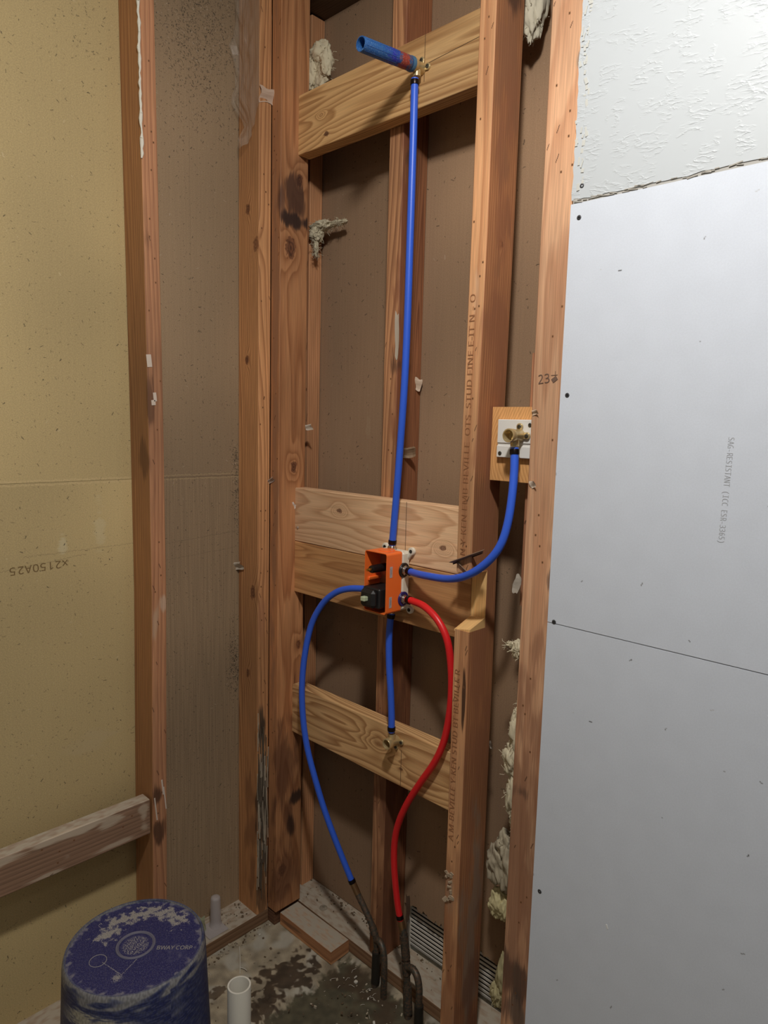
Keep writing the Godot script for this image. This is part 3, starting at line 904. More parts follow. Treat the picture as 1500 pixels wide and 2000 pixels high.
func notched_stud() -> void:
	var o := thing("wall_stud", "notched stud with ink lettering, right of the orange valve", "stud", V(0.633, 0.0, 0.0))
	var bow := PackedVector2Array([Vector2(0, 0.0005), Vector2(0.6, -0.0005), Vector2(1.0, -0.002), Vector2(1.3, -0.0045), Vector2(1.5, -0.001), Vector2(1.8, 0.001), Vector2(2.6, 0.001)])
	var L := 2.477
	var W := 0.038
	var D := 0.091
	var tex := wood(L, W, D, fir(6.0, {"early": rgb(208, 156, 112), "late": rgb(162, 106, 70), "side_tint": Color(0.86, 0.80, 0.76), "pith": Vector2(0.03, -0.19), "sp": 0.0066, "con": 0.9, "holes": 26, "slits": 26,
		"knots": [[1.78, 0.09, 0.004, 0.5, 0.01]],
		"stains": [[2.2, 0.09, 0.45, 0.045, rgb(150, 104, 76), 0.6], [2.24, 0.085, 0.04, 0.04, rgb(60, 42, 34), 0.6], [1.2, 0.085, 0.9, 0.05, rgb(158, 104, 74), 0.6], [0.3, 0.085, 0.3, 0.04, rgb(150, 138, 126), 0.6], [0.12, 0.10, 0.2, 0.04, rgb(120, 76, 56), 0.5], [0.42, 0.012, 0.05, 0.012, rgb(196, 180, 160), 0.6], [0.86, 0.03, 0.06, 0.004, rgb(60, 36, 22), 0.85], [1.66, 0.02, 0.07, 0.014, rgb(222, 190, 160), 0.5], [0.2, 0.02, 0.35, 0.03, rgb(140, 90, 62), 0.45]]}))
	var m := tmat(tex, 0.72)
	var at := V(0.633, 0.0, 0.0)
	var mb := MB.new()
	timber_geo(mb, at, Vector3.UP, V(1, 0, 0), V(0, 0, 1), 0.0, 1.009, L, W, D, bow)
	timber_geo(mb, at, Vector3.UP, V(1, 0, 0), V(0, 0, 1), 1.009, 1.130, L, W, D, bow, 0.0025, 0.055)
	timber_geo(mb, at, Vector3.UP, V(1, 0, 0), V(0, 0, 1), 1.130, 2.477, L, W, D, bow)
	part("stud_body", mb, m, o)
	# freshly cut faces of the notch: the back wall and the sloping ledge
	var ft := wood(0.14, 0.04, 0.06, {"early": rgb(232, 190, 128), "late": rgb(196, 142, 84), "pith": Vector2(0.03, -0.2), "sp": 0.0055, "wav": 0.002, "seed": 12.0, "res": 0.0008, "con": 0.8})
	var nb := MB.new()
	var xl := 0.633 - 0.0022
	var xr := xl + 0.038
	nb.quad(V(xl, 1.009, -0.0545), V(xr, 1.009, -0.0545), V(xr, 1.131, -0.0545), V(xl, 1.131, -0.0545), V(0, 0, 1), Vector2(0, 0), Vector2(0, 0.4), Vector2(1, 0.4), Vector2(1, 0))
	var lw := [V(xl, 1.0085, 0.0), V(xr, 1.014, -0.004), V(xr, 1.030, -0.055), V(xl, 1.027, -0.055)]
	nb.quad(lw[0], lw[1], lw[2], lw[3], V(0, 1, 0.3).normalized(), Vector2(0, 0.1), Vector2(0.05, 0.9), Vector2(0.3, 0.9), Vector2(0.3, 0.1))
	nb.quad(lw[0], lw[1], V(xr, 1.005, -0.001), V(xl, 1.005, 0.0), V(0, 0, 1), Vector2(0, 0), Vector2(0, 0.3), Vector2(0.1, 0.3), Vector2(0.1, 0))
	nb.tri(lw[1], lw[2], V(xr, 1.006, -0.055), V(1, 0, 0), V(1, 0, 0), V(1, 0, 0))
	nb.tri(lw[1], V(xr, 1.006, -0.002), V(xr, 1.006, -0.055), V(1, 0, 0), V(1, 0, 0), V(1, 0, 0))
	nb.quad(V(xl, 1.1305, 0.0), V(xr, 1.1305, 0.0), V(xr, 1.1305, -0.055), V(xl, 1.1305, -0.055), V(0, -1, 0), Vector2(0, 0.1), Vector2(0.05, 0.9), Vector2(0.3, 0.9), Vector2(0.3, 0.1))
	part("notch_cut", nb, tmat(ft, 0.75), o, "fresh pale cut inside the notch")
	# stamped grade marks, reading upward
	var ink := mat("stud_ink", rgb(158, 108, 72), 0.9)
	var b := Basis(V(0, 0, 1), PI / 2)
	lettering("N Y-KEN EMB BEVILLE  OTS  STUD FINE E-IT N - O", 0.0125, V(0.6455, 1.165, 0.0006), b, ink, o, "Droid Sans", 1.42)
	lettering("A M-BEVILLE Y-KEN STUD BT BEVILLE R", 0.0125, V(0.6445, 0.545, 0.0006), b, ink, o, "Droid Sans", 1.32)
	# torn plaster bits stuck on the lower front edge, and a loose strap of grey tape
	var tb := MB.new()
	for k in 14:
		tb.box(V(0.634 + rng.randf() * 0.02, 0.40 + rng.randf() * 0.07, 0.001), V(rng.randf_range(0.001, 0.005), rng.randf_range(0.002, 0.006), rng.randf_range(0.001, 0.003)), 0.0006, Basis(V(0.3, 0.2, 1).normalized(), rng.randf() * 3.0))
	part("plaster_bits", tb, mat("plaster_bit", rgb(168, 148, 124), 0.9), o).set_meta("kind", "stuff")

func pine(sd: float, more := {}) -> Dictionary:
	var d := {"early": rgb(224, 186, 136), "late": rgb(168, 118, 72), "pith": Vector2(0.01, -0.16), "sp": 0.0085, "wav": 0.010, "fu": 0.30, "drift": 0.05, "df": 0.9, "seed": sd, "res": 0.0008, "rt": 0.0009, "con": 1.0, "fib": 0.7}
	d.merge(more, true)
	return d

func build_blocking() -> void:
	var X := V(1, 0, 0)
	var Y := V(0, 1, 0)
	var Z := V(0, 0, 1)
	# uppermost: front edge bottom at 2.096; its visible narrow side is the underside
	var x0 := 0.0365
	var Lb := 0.592
	lumber("blocking_board", "top blocking board with wavy grain carrying the blue stub-out", "board", V(x0, 2.239, -0.055), X, V(0, -1, 0), Z, Lb, 0.143, 0.038,
		pine(20.0, {"knots": [[0.085, 0.070, 0.004, 0.15, 0.022], [0.105, 0.118, 0.006, 0.85, 0.006]], "pith": Vector2(-0.04, -0.13), "early": rgb(214, 172, 118), "late": rgb(150, 104, 60), "stains": [[0.44, 0.05, 0.06, 0.012, rgb(214, 180, 132), 0.4]]}))
	# two boards at valve height
	lumber("blocking_board", "pale knotty board above the valve, upper of the two touching", "board", V(x0, 1.1088, -0.056), X, Y, Z, 0.596, 0.144, 0.038,
		pine(21.0, {"early": rgb(226, 188, 148), "late": rgb(190, 142, 104), "side_dust": 0.0, "knots": [[0.175, 0.100, 0.006, 0.75, 0.03], [0.512, 0.052, 0.006, 0.7, 0.04]], "pith": Vector2(0.02, -0.10), "sp": 0.0065, "wav": 0.008})).rotation.z = 0.0
	lumber("blocking_board", "orange-brown board behind the valve let into the notched stud", "board", V(x0, 0.9685, -0.056), X, Y, Z, 0.592, 0.1395, 0.038,
		pine(22.0, {"early": rgb(210, 158, 104), "late": rgb(166, 112, 66), "pith": Vector2(-0.02, -0.35), "sp": 0.012, "wav": 0.016, "fu": 0.8}))
	# lowest
	lumber("blocking_board", "lowest blocking board carrying the brass tub spout elbow", "board", V(x0, 0.5683, -0.053), X, Y, Z, 0.594, 0.1378, 0.038,
		pine(23.0, {"early": rgb(218, 176, 124), "late": rgb(146, 98, 56), "knots": [[0.335, 0.085, 0.014, 0.12, 0.035], [0.41, 0.045, 0.004, 0.5, 0.01]], "pith": Vector2(0.015, -0.12), "wav": 0.012}))
	# pencil lines that mark the pipe centres
	var pen := mat("pencil_line", rgb(88, 66, 46), 0.9)
	for q in [["blocking_board", 0.4525, 2.145, 2.238], ["blocking_board_001", 0.438, 1.11, 1.252], ["blocking_board_003", 0.4475, 0.57, 0.66]]:
		var b := MB.new()
		var zf := -0.0548 if q[1] > 0.45 else (-0.0558 if q[2] > 1.0 else -0.0528)
		b.box(V(q[1], (q[2] + q[3]) * 0.5, zf), V(0.00055, (q[3] - q[2]) * 0.5, 0.0003), 0.0001)
		part("pencil_line", b, pen, get_node(NodePath(q[0])))
	var b2 := MB.new()
	b2.box(V(0.53, 2.182, -0.0548), V(0.075, 0.0005, 0.0003), 0.0001, Basis(V(0, 0, 1), 0.05))
	part("pencil_line", b2, pen, get_node("blocking_board"))
	var nl := MB.new()
	screw_geo(nl, V(0.048, 1.146, -0.0555), V(-0.3, 0, 1), 0.004)
	part("nail_head", nl, mat("bright_nail", rgb(190, 185, 175), 0.4, 0.6), get_node("blocking_board_001"))
	# old rail between the studs of the left wall
	lumber("wall_rail", "old dusty rail with white plaster smears low on the left wall", "board", V(-0.002, 0.4215, 1.75), V(0, 0, -1), Y, V(1, 0, 0), 1.396, 0.0885, 0.037,
		fir(24.0, {"early": rgb(146, 114, 90), "late": rgb(110, 82, 62), "side_dust": 0.85, "stains": [[1.38, 0.05, 0.012, 0.04, rgb(190, 174, 152), 0.7], [1.30, 0.07, 0.03, 0.014, rgb(190, 174, 152), 0.8], [1.2, 0.082, 0.12, 0.010, rgb(196, 180, 158), 0.85], [1.06, 0.080, 0.10, 0.012, rgb(196, 180, 158), 0.8], [1.32, 0.008, 0.05, 0.007, rgb(190, 172, 150), 0.8], [1.15, 0.006, 0.05, 0.006, rgb(190, 172, 150), 0.8], [1.2, 0.03, 0.015, 0.01, rgb(180, 160, 140), 0.6]]}))

func dusty(L: float, sd: float, dust := 0.92) -> Dictionary:
	return fir(sd, {"early": rgb(150, 116, 86), "late": rgb(112, 78, 54), "side_dust": dust, "holes": 0, "slits": 0, "res": 0.002})

func build_plates() -> void:
	# bottom plate of the left wall: front looks +x, top is the dusty side
	lumber("sill_plate", "dusty bottom plate under the left board wall beside the bucket", "plate", V(0.0, 0.0, 2.70), V(0, 0, -1), V(0, 1, 0), V(1, 0, 0), 2.70, 0.039, 0.1, dusty(2.7, 31.0))
	lumber("sill_plate", "wide dusty bottom plate at the rear of the plumbing bay", "plate", V(-0.09, 0.0, -0.0865), V(1, 0, 0), V(0, 1, 0), V(0, 0, 1), 1.2, 0.038, 0.096, dusty(1.2, 32.0))
	# short stub of the front plate that is left at the corner
	var o := lumber("plate_offcut", "short sawn-off stub of bottom plate with a bright cut edge", "plate", V(0.036, 0.0, -0.0165), V(1, 0, -0.012).normalized(), V(0, 1, 0), V(0.012, 0, 1).normalized(), 0.214, 0.0375, 0.066,
		fir(33.0, {"early": rgb(196, 144, 100), "late": rgb(134, 84, 54), "pith": Vector2(0.0, -0.2), "side_dust": 0.96, "sp": 0.009, "holes": 0, "slits": 0, "res": 0.0008, "stains": [[0.05, 0.02, 0.05, 0.006, rgb(100, 70, 50), 0.6]]}))
	lumber("plate_offcut", "dark end of plate tucked under the scorched corner stud", "plate", V(-0.085, 0.0, -0.002), V(1, 0, 0), V(0, 1, 0), V(0, 0, 1), 0.112, 0.038, 0.082, fir(34.0, {"early": rgb(120, 84, 60), "late": rgb(86, 56, 40), "holes": 0, "slits": 0, "side_dust": 0.4}))

# ---------------------------------------------------------------- valve
func build_valve() -> void:
	var o := thing("shower_valve", "orange and white shower valve box on the middle boards", "valve", V(0.4208, 1.07, -0.055))
	var cx := 0.4208
	var cy := 1.0735
	var hw := 0.0345
	var hh := 0.0695
	var white := mat("valve_white", rgb(226, 218, 200), 0.45)
	# white mounting body
	var b := MB.new()
	b.box(V(cx, cy, -0.0405), V(hw + 0.0015, hh - 0.001, 0.0145), 0.006)
	for s in [[1, 1], [1, -1], [-1, 1], [-1, -1]]:
		var c := V(cx + s[0] * 0.041, cy + s[1] * (0.068), -0.052)
		b.lathe([Vector2(0.0024, 0.004), Vector2(0.0082, 0.004), Vector2(0.0092, 0.003), Vector2(0.0092, -0.003), Vector2(0.0, -0.003)], axis_xf(c, V(0, 0, 1)), 20)
		b.tube(PackedVector3Array([c + V(-s[0] * 0.004, -s[1] * 0.004, 0), c + V(-s[0] * 0.014, -s[1] * 0.018, 0.004)]), 0.0075, 10, true, 0.009)
	part("mounting_body", b, white, o)
	for s in [[1, 1], [1, -1], [-1, 1], [-1, -1]]:
		var g := MB.new()
		screw_geo(g, V(cx + s[0] * 0.041, cy + s[1] * 0.068, -0.0478), V(0, 0, 1), 0.0042)
		part("screw", g, mat("dark_screw2", rgb(52, 50, 48), 0.45, 0.5), o)
	# orange guard: an open box
	var org := mat("guard_orange", rgb(255, 120, 50), 0.35)
	var zb := -0.0265
	var zf := 0.0230
	var t := 0.0016
	var gb := MB.new()
	rect_tube(gb, cx, cy, hw, hh, zb, zf, t, 0.006)
	gb.box(V(cx - hw + 0.004, cy + 0.002, zb + 0.02), V(0.003, 0.004, 0.02), 0.001)
	gb.lathe([Vector2(0.0012, 0.0), Vector2(0.0036, 0.0), Vector2(0.0036, -0.012), Vector2(0.0, -0.012)], axis_xf(V(cx + hw - 0.004, cy - 0.002, zf - 0.006), V(0, 0, 1)), 12)
	gb.lathe([Vector2(0.0, 0.0), Vector2(0.019, 0.0), Vector2(0.019, 0.0012), Vector2(0.0, 0.0012)], axis_xf(V(cx, cy + hh, -0.012), V(0, 1, 0)), 20)
	part("mud_guard", gb, org, o, "open orange plastic guard")
	# inner floor of the box
	var fl := MB.new()
	fl.box(V(cx, cy, zb - 0.001), V(hw - 0.002, hh - 0.002, 0.002), 0.0006)
	part("inner_body", fl, mat("valve_inner", rgb(170, 118, 84), 0.4, 0.3), o, "dull brass body seen inside the guard")
	# diverter stem, upper
	var yk := cy + 0.0315
	var df := MB.new()
	df.lathe([Vector2(0.0165, 0.0), Vector2(0.0165, 0.004), Vector2(0.0150, 0.006), Vector2(0.0125, 0.006), Vector2(0.0125, 0.012), Vector2(0.0095, 0.014), Vector2(0.0, 0.014)], axis_xf(V(cx, yk, zb), V(0, 0, 1)), 24)
	part("diverter_collar", df, mat("brass", rgb(196, 158, 98), 0.28, 0.9), o)
	var dk := MB.new()
	dk.lathe([Vector2(0.0, 0.0), Vector2(0.0088, 0.0), Vector2(0.0092, 0.004), Vector2(0.0088, 0.048), Vector2(0.0078, 0.051), Vector2(0.004, 0.052), Vector2(0.0, 0.052)], axis_xf(V(cx, yk, zb + 0.013), V(0, 0, 1)), 22)
	var ds := part("diverter_stem", dk, mat("black_plastic", rgb(24, 21, 21), 0.35), o, "black stem with gold tip")
	var gt := MB.new()
	gt.lathe([Vector2(0.0, 0.0), Vector2(0.0036, 0.0), Vector2(0.0036, 0.008), Vector2(0.0024, 0.009), Vector2(0.0024, 0.013), Vector2(0.0, 0.013)], axis_xf(V(cx, yk, zb + 0.064), V(0, 0, 1)), 14)
	part("gold_tip", gt, mat("gold_brass", rgb(226, 172, 84), 0.2, 1.0), ds)
	# mixing cartridge cap, lower
	var yc := cy - 0.033
	var cc := MB.new()
	cc.box(V(cx, yc, 0.006), V(0.0265, 0.0225, 0.030), 0.003)
	cc.box(V(cx, yc, 0.043), V(0.0225, 0.0205, 0.0085), 0.007)
	var cp := part("cartridge_cap", cc, mat("black_matte", rgb(24, 21, 21), 0.55), o, "square black cartridge cap")
	var cg := MB.new()
	cg.box(V(cx, yc + 0.001, 0.054), V(0.0062, 0.0048, 0.009), 0.001)
	part("cartridge_stem", cg, mat("pale_green", rgb(186, 196, 164), 0.5), cp, "pale green square stem")
	# ports: collar and hex nut
	var ports := [[V(cx + hw, cy + 0.0262, -0.0335), V(1, 0, 0), "black"], [V(cx + hw, cy - 0.0405, -0.0335), V(1, 0, 0), "blue"], [V(cx - hw, cy - 0.0405, -0.0335), V(-1, 0, 0), "black"], [V(cx - 0.004, cy + hh, -0.034), V(0, 1, 0), "none"], [V(cx, cy - hh, -0.034), V(0, -1, 0), "none"]]
	for p in ports:
		if p[2] != "none":
			var r := MB.new()
			r.lathe([Vector2(0.0105, 0.0022), Vector2(0.0160, 0.0026), Vector2(0.0172, 0.0012), Vector2(0.0172, -0.002), Vector2(0.0, -0.002)], axis_xf(p[0], p[1]), 28)
			part("port_ring", r, mat("ring_black", rgb(34, 30, 30), 0.4) if p[2] == "black" else mat("ring_blue", rgb(44, 34, 104), 0.4), o, "black port ring" if p[2] == "black" else "dark blue port ring")
		var nt := MB.new()
		nt.lathe([Vector2(0.0115, 0.0), Vector2(0.0115, 0.004), Vector2(0.0100, 0.0045), Vector2(0.0, 0.0045)], axis_xf(p[0], p[1]), 6)
		nt.lathe([Vector2(0.0095, 0.004), Vector2(0.0095, 0.0065), Vector2(0.0078, 0.008), Vector2(0.0078, 0.012), Vector2(0.0, 0.012)], axis_xf(p[0], p[1]), 20)
		part("port_nut", nt, mat("chrome", rgb(206, 200, 190), 0.22, 1.0), o)
	# grey stickers on the side
	for y in [cy + 0.0265, cy - 0.0425]:
		var st := MB.new()
		st.box(V(cx + hw + 0.0003, y, 0.0085), V(0.0002, 0.0125, 0.0042), 0.0001)
		var so := part("sticker", st, mat("sticker_grey", rgb(188, 176, 172), 0.6), o)
		var sl := MB.new()
		for k in 2:
			sl.box(V(cx + hw + 0.0006, y + rng.randf_range(-0.001, 0.001), 0.0100 - k * 0.0028), V(0.0001, 0.0095 - k * 0.004, 0.0005), 0.00005)
		part("print_line", sl, mat("print_grey", rgb(120, 108, 112), 0.8), so)

func rect_tube(mb: MB, cx: float, cy: float, hw: float, hh: float, z0: float, z1: float, t: float, r: float) -> void:
	var ring := func(a: float, b: float, rr: float) -> Array:
		var p := []
		for q in 4:
			var sx := 1.0 if q in [0, 3] else -1.0
			var sy := 1.0 if q in [0, 1] else -1.0
			for k in 6:
				var an := PI / 2 * (q + k / 5.0)
				p.append([V(cx + sx * (a - rr) + cos(an) * rr, cy + sy * (b - rr) + sin(an) * rr, 0), V(cos(an), sin(an), 0)])
		return p
	var po: Array = ring.call(hw, hh, r)
	var pi: Array = ring.call(hw - t, hh - t, r - t)
	var n := po.size()
	for i in n:
		var j := (i + 1) % n
		var za := V(0, 0, z0)
		var zb := V(0, 0, z1)
		mb.quadn(po[i][0] + za, po[j][0] + za, po[j][0] + zb, po[i][0] + zb, po[i][1], po[j][1], po[j][1], po[i][1])
		mb.quadn(pi[i][0] + za, pi[j][0] + za, pi[j][0] + zb, pi[i][0] + zb, -pi[i][1], -pi[j][1], -pi[j][1], -pi[i][1])
		mb.quad(po[i][0] + zb, po[j][0] + zb, pi[j][0] + zb, pi[i][0] + zb, V(0, 0, 1))
		mb.quad(po[i][0] + za, po[j][0] + za, pi[j][0] + za, pi[i][0] + za, V(0, 0, -1))

# ---------------------------------------------------------------- pipes
func pex(label: String, pts: Array, m: Material, rings: Array) -> void:
	var o := thing("supply_pipe", label, "pipe", pts[0])
	var g := MB.new()
	g.tube(smooth_path(pts, 10), 0.0080, 20)
	part("tube", g, m, o)
	for k in rings:
		var a: Vector3 = pts[0] if k == 0 else pts[pts.size() - 1]
		var nx: Vector3 = pts[1] if k == 0 else pts[pts.size() - 2]
		var d := (nx - a).normalized()
		var r := MB.new()
		r.lathe([Vector2(0.0080, 0.003), Vector2(0.0094, 0.0032), Vector2(0.0097, 0.0045), Vector2(0.0097, 0.0115), Vector2(0.0094, 0.0128), Vector2(0.0080, 0.013)], axis_xf(a, d), 20)
		part("crimp_ring", r, mat("crimp_dark", rgb(46, 38, 38), 0.3, 0.8), o)

func build_pipes() -> void:
	var blue := mat("pipe_blue", rgb(54, 100, 222), 0.38)
	var red := mat("pipe_red", rgb(226, 36, 40), 0.36)
	pex("long straight blue pipe rising from the valve to the top board", [V(0.4168, 1.151, -0.034), V(0.421, 1.194, -0.033), V(0.431, 1.288, -0.030), V(0.440, 1.403, -0.028), V(0.447, 1.516, -0.027), V(0.450, 1.636, -0.027), V(0.450, 1.786, -0.028), V(0.449, 1.995, -0.030), V(0.446, 2.145, -0.033)], blue, [0, 1])
	pex("blue pipe curving up right from the valve to the white plate", [V(0.466, 1.100, -0.034), V(0.490, 1.100, -0.028), V(0.534, 1.103, -0.015), V(0.603, 1.110, 0.000), V(0.652, 1.123, 0.012), V(0.693, 1.144, 0.018), V(0.728, 1.175, 0.018), V(0.747, 1.207, 0.014), V(0.755, 1.247, 0.008), V(0.756, 1.296, 0.0), V(0.753, 1.344, -0.008), V(0.748, 1.388, -0.013)], blue, [0, 1])
	pex("blue pipe looping down left from the valve to the floor", [V(0.377, 1.033, -0.034), V(0.350, 1.033, -0.034), V(0.323, 1.032, -0.034), V(0.277, 1.024, -0.030), V(0.236, 1.007, -0.025), V(0.194, 0.971, -0.020), V(0.159, 0.910, -0.014), V(0.141, 0.825, -0.008), V(0.134, 0.741, -0.006), V(0.137, 0.657, -0.008), V(0.151, 0.575, -0.012), V(0.177, 0.497, -0.018), V(0.204, 0.418, -0.028), V(0.236, 0.341, -0.040), V(0.270, 0.262, -0.055), V(0.285, 0.230, -0.061)], blue, [0, 1])
	pex("red pipe curving from the valve past the notched stud to the floor", [V(0.466, 1.0335, -0.034), V(0.490, 1.034, -0.031), V(0.528, 1.030, -0.026), V(0.569, 1.009, -0.022), V(0.596, 0.972, -0.022), V(0.606, 0.917, -0.026), V(0.607, 0.859, -0.030), V(0.600, 0.797, -0.034), V(0.586, 0.733, -0.036), V(0.562, 0.677, -0.036), V(0.522, 0.612, -0.036), V(0.483, 0.545, -0.038), V(0.454, 0.480, -0.042), V(0.440, 0.419, -0.046), V(0.439, 0.349, -0.050), V(0.446, 0.269, -0.056), V(0.454, 0.222, -0.060)], red, [0, 1])
	pex("short blue pipe dropping from the valve to the lowest board", [V(0.4205, 0.993, -0.034), V(0.417, 0.970, -0.034), V(0.415, 0.926, -0.034), V(0.418, 0.865, -0.034), V(0.425, 0.804, -0.034), V(0.430, 0.743, -0.034), V(0.431, 0.706, -0.034)], blue, [0, 1])

# wall elbow: screw ears against the board, a pipe stub and a threaded socket that looks along out
func elbow(label: String, back: Vector3, out: Vector3, stub: Vector3, ln: float, ears: Array) -> Node3D:
	var o := thing("brass_elbow", label, "fitting", back)
	var br := mat("elbow_brass", rgb(206, 184, 138), 0.32, 0.55)
	var g := MB.new()
	g.lathe([Vector2(0.0, 0.0), Vector2(0.0118, 0.0), Vector2(0.0122, 0.003), Vector2(0.0112, ln * 0.55), Vector2(0.0130, ln * 0.62), Vector2(0.0132, ln - 0.001), Vector2(0.0126, ln), Vector2(0.0108, ln), Vector2(0.0102, ln - 0.002), Vector2(0.0100, ln - 0.004), Vector2(0.0103, ln - 0.006), Vector2(0.0098, ln - 0.008), Vector2(0.0102, ln - 0.010), Vector2(0.0096, ln - 0.018), Vector2(0.004, ln - 0.019), Vector2(0.0, ln - 0.019)], axis_xf(back, out), 28)
	var m := back + out.normalized() * 0.016
	g.tube(PackedVector3Array([m, m + stub.normalized() * 0.020]), 0.0085, 16)
	part("elbow_body", g, br, o)
	for e in ears:
		var d: Vector3 = e
		var f := MB.new()
		var c := back + d.normalized() * 0.0170 + out.normalized() * 0.002
		f.lathe([Vector2(0.0, 0.0015), Vector2(0.0062, 0.0015), Vector2(0.0068, 0.001), Vector2(0.0068, -0.0018), Vector2(0.0, -0.0018)], axis_xf(c, out), 18)
		f.box(back + d.normalized() * 0.011 + out.normalized() * 0.0018, V(0.0062, 0.0062, 0.0016), 0.0005)
		var ear := part("screw_ear", f, br, o)
		var s := MB.new()
		screw_geo(s, c + out.normalized() * 0.0018, out, 0.0042)
		part("screw", s, mat("grey_screw", rgb(96, 92, 84), 0.4, 0.8), ear)
	return o

func build_elbows() -> void:
	elbow("brass elbow on the top board holding the blue stub-out", V(0.4465, 2.171, -0.0545), V(-0.01, -0.03, 1), V(0, -1, 0), 0.036, [V(0, 1, 0), V(1, 0, 0)])
	elbow("brass elbow on the white plate right of the lettered stud", V(0.7480, 1.4110, -0.0290), V(0, 0, 1), V(0, -1, 0), 0.040, [V(0, 1, 0), V(1, 0, 0)])
	elbow("brass tub spout elbow screwed to the lowest board", V(0.4315, 0.6810, -0.0525), V(0, -0.02, 1), V(0, 1, 0), 0.036, [V(1, 0, 0), V(0, -1, 0)])
	# blue plastic stub-out screwed into the top elbow
	var dir := V(-0.03, -0.10, 1).normalized()
	var a := V(0.4458, 2.1695, -0.020)
	var o := thing("test_stub", "scuffed blue plastic stub-out with a red paint smear at the top", "pipe", a)
	var g := MB.new()
	var Ln := 0.142
	g.lathe([Vector2(0.0, 0.0), Vector2(0.0122, 0.0), Vector2(0.0140, 0.002), Vector2(0.0143, 0.02), Vector2(0.0137, Ln - 0.001), Vector2(0.0133, Ln), Vector2(0.0117, Ln), Vector2(0.0115, Ln - 0.002), Vector2(0.0115, 0.03), Vector2(0.0, 0.03)], axis_xf(a, dir), 32)
	var m := tmat(stub_tex(), 0.42)
	m.uv1_scale = Vector3(1, 1.0 / Ln, 1)
	part("tube", g, m, o)
	var rb := MB.new()
	var xf := axis_xf(a, dir)
	for k in 8:
		var an := TAU * k / 8.0 + 0.2
		var d := xf.basis * V(cos(an), 0, sin(an))
		rb.tube(PackedVector3Array([a + d * 0.0138 + dir * 0.05, a + d * 0.0134 + dir * (Ln - 0.006)]), 0.0007, 6)
	part("moulded_rib", rb, mat("stub_rib", rgb(40, 84, 150), 0.42), o).set_meta("kind", "stuff")
	# the elbow's stub thread shows as an orange collar
	var cl := MB.new()
	cl.lathe([Vector2(0.0120, 0.0), Vector2(0.0150, 0.001), Vector2(0.0150, 0.007), Vector2(0.0141, 0.009)], axis_xf(a - dir * 0.004, dir), 24)
	part("collar", cl, mat("stub_collar", rgb(70, 110, 140), 0.45), o)

func stub_tex() -> ImageTexture:
	var W := 128
	var H := 256
	var data := PackedByteArray()
	data.resize(W * H * 3)
	for j in H:
		for i in W:
			var h := float(j) / H
			var k := 1.0 + n2.get_noise_2d(i * 1.5, j * 4.0) * 0.14
			var c := rgb(40, 90, 152)
			c = c.lerp(rgb(44, 54, 168), clampf(1.0 - absf(h - 0.42) * 6.0 + n1.get_noise_2d(i * 3.0, j * 2.0) * 0.6, 0.0, 1.0) * 0.9)
			c = c.lerp(rgb(168, 56, 40), clampf((0.13 - absf(h - 0.20)) * 14.0 + n1.get_noise_2d(i * 4.0 + 60.0, j * 3.0) * 0.8, 0.0, 1.0) * 0.9)
			c = c.lerp(rgb(200, 205, 200), clampf(n2.get_noise_2d(i * 7.0 + 30.0, j * 7.0) * 6.0 - 4.6, 0.0, 1.0))
			c *= k
			var ix := (j * W + i) * 3
			data[ix] = clampi(int(c.r * 255.0), 0, 255)
			data[ix + 1] = clampi(int(c.g * 255.0), 0, 255)
			data[ix + 2] = clampi(int(c.b * 255.0), 0, 255)
	return to_tex(make_tex(W, H, data))

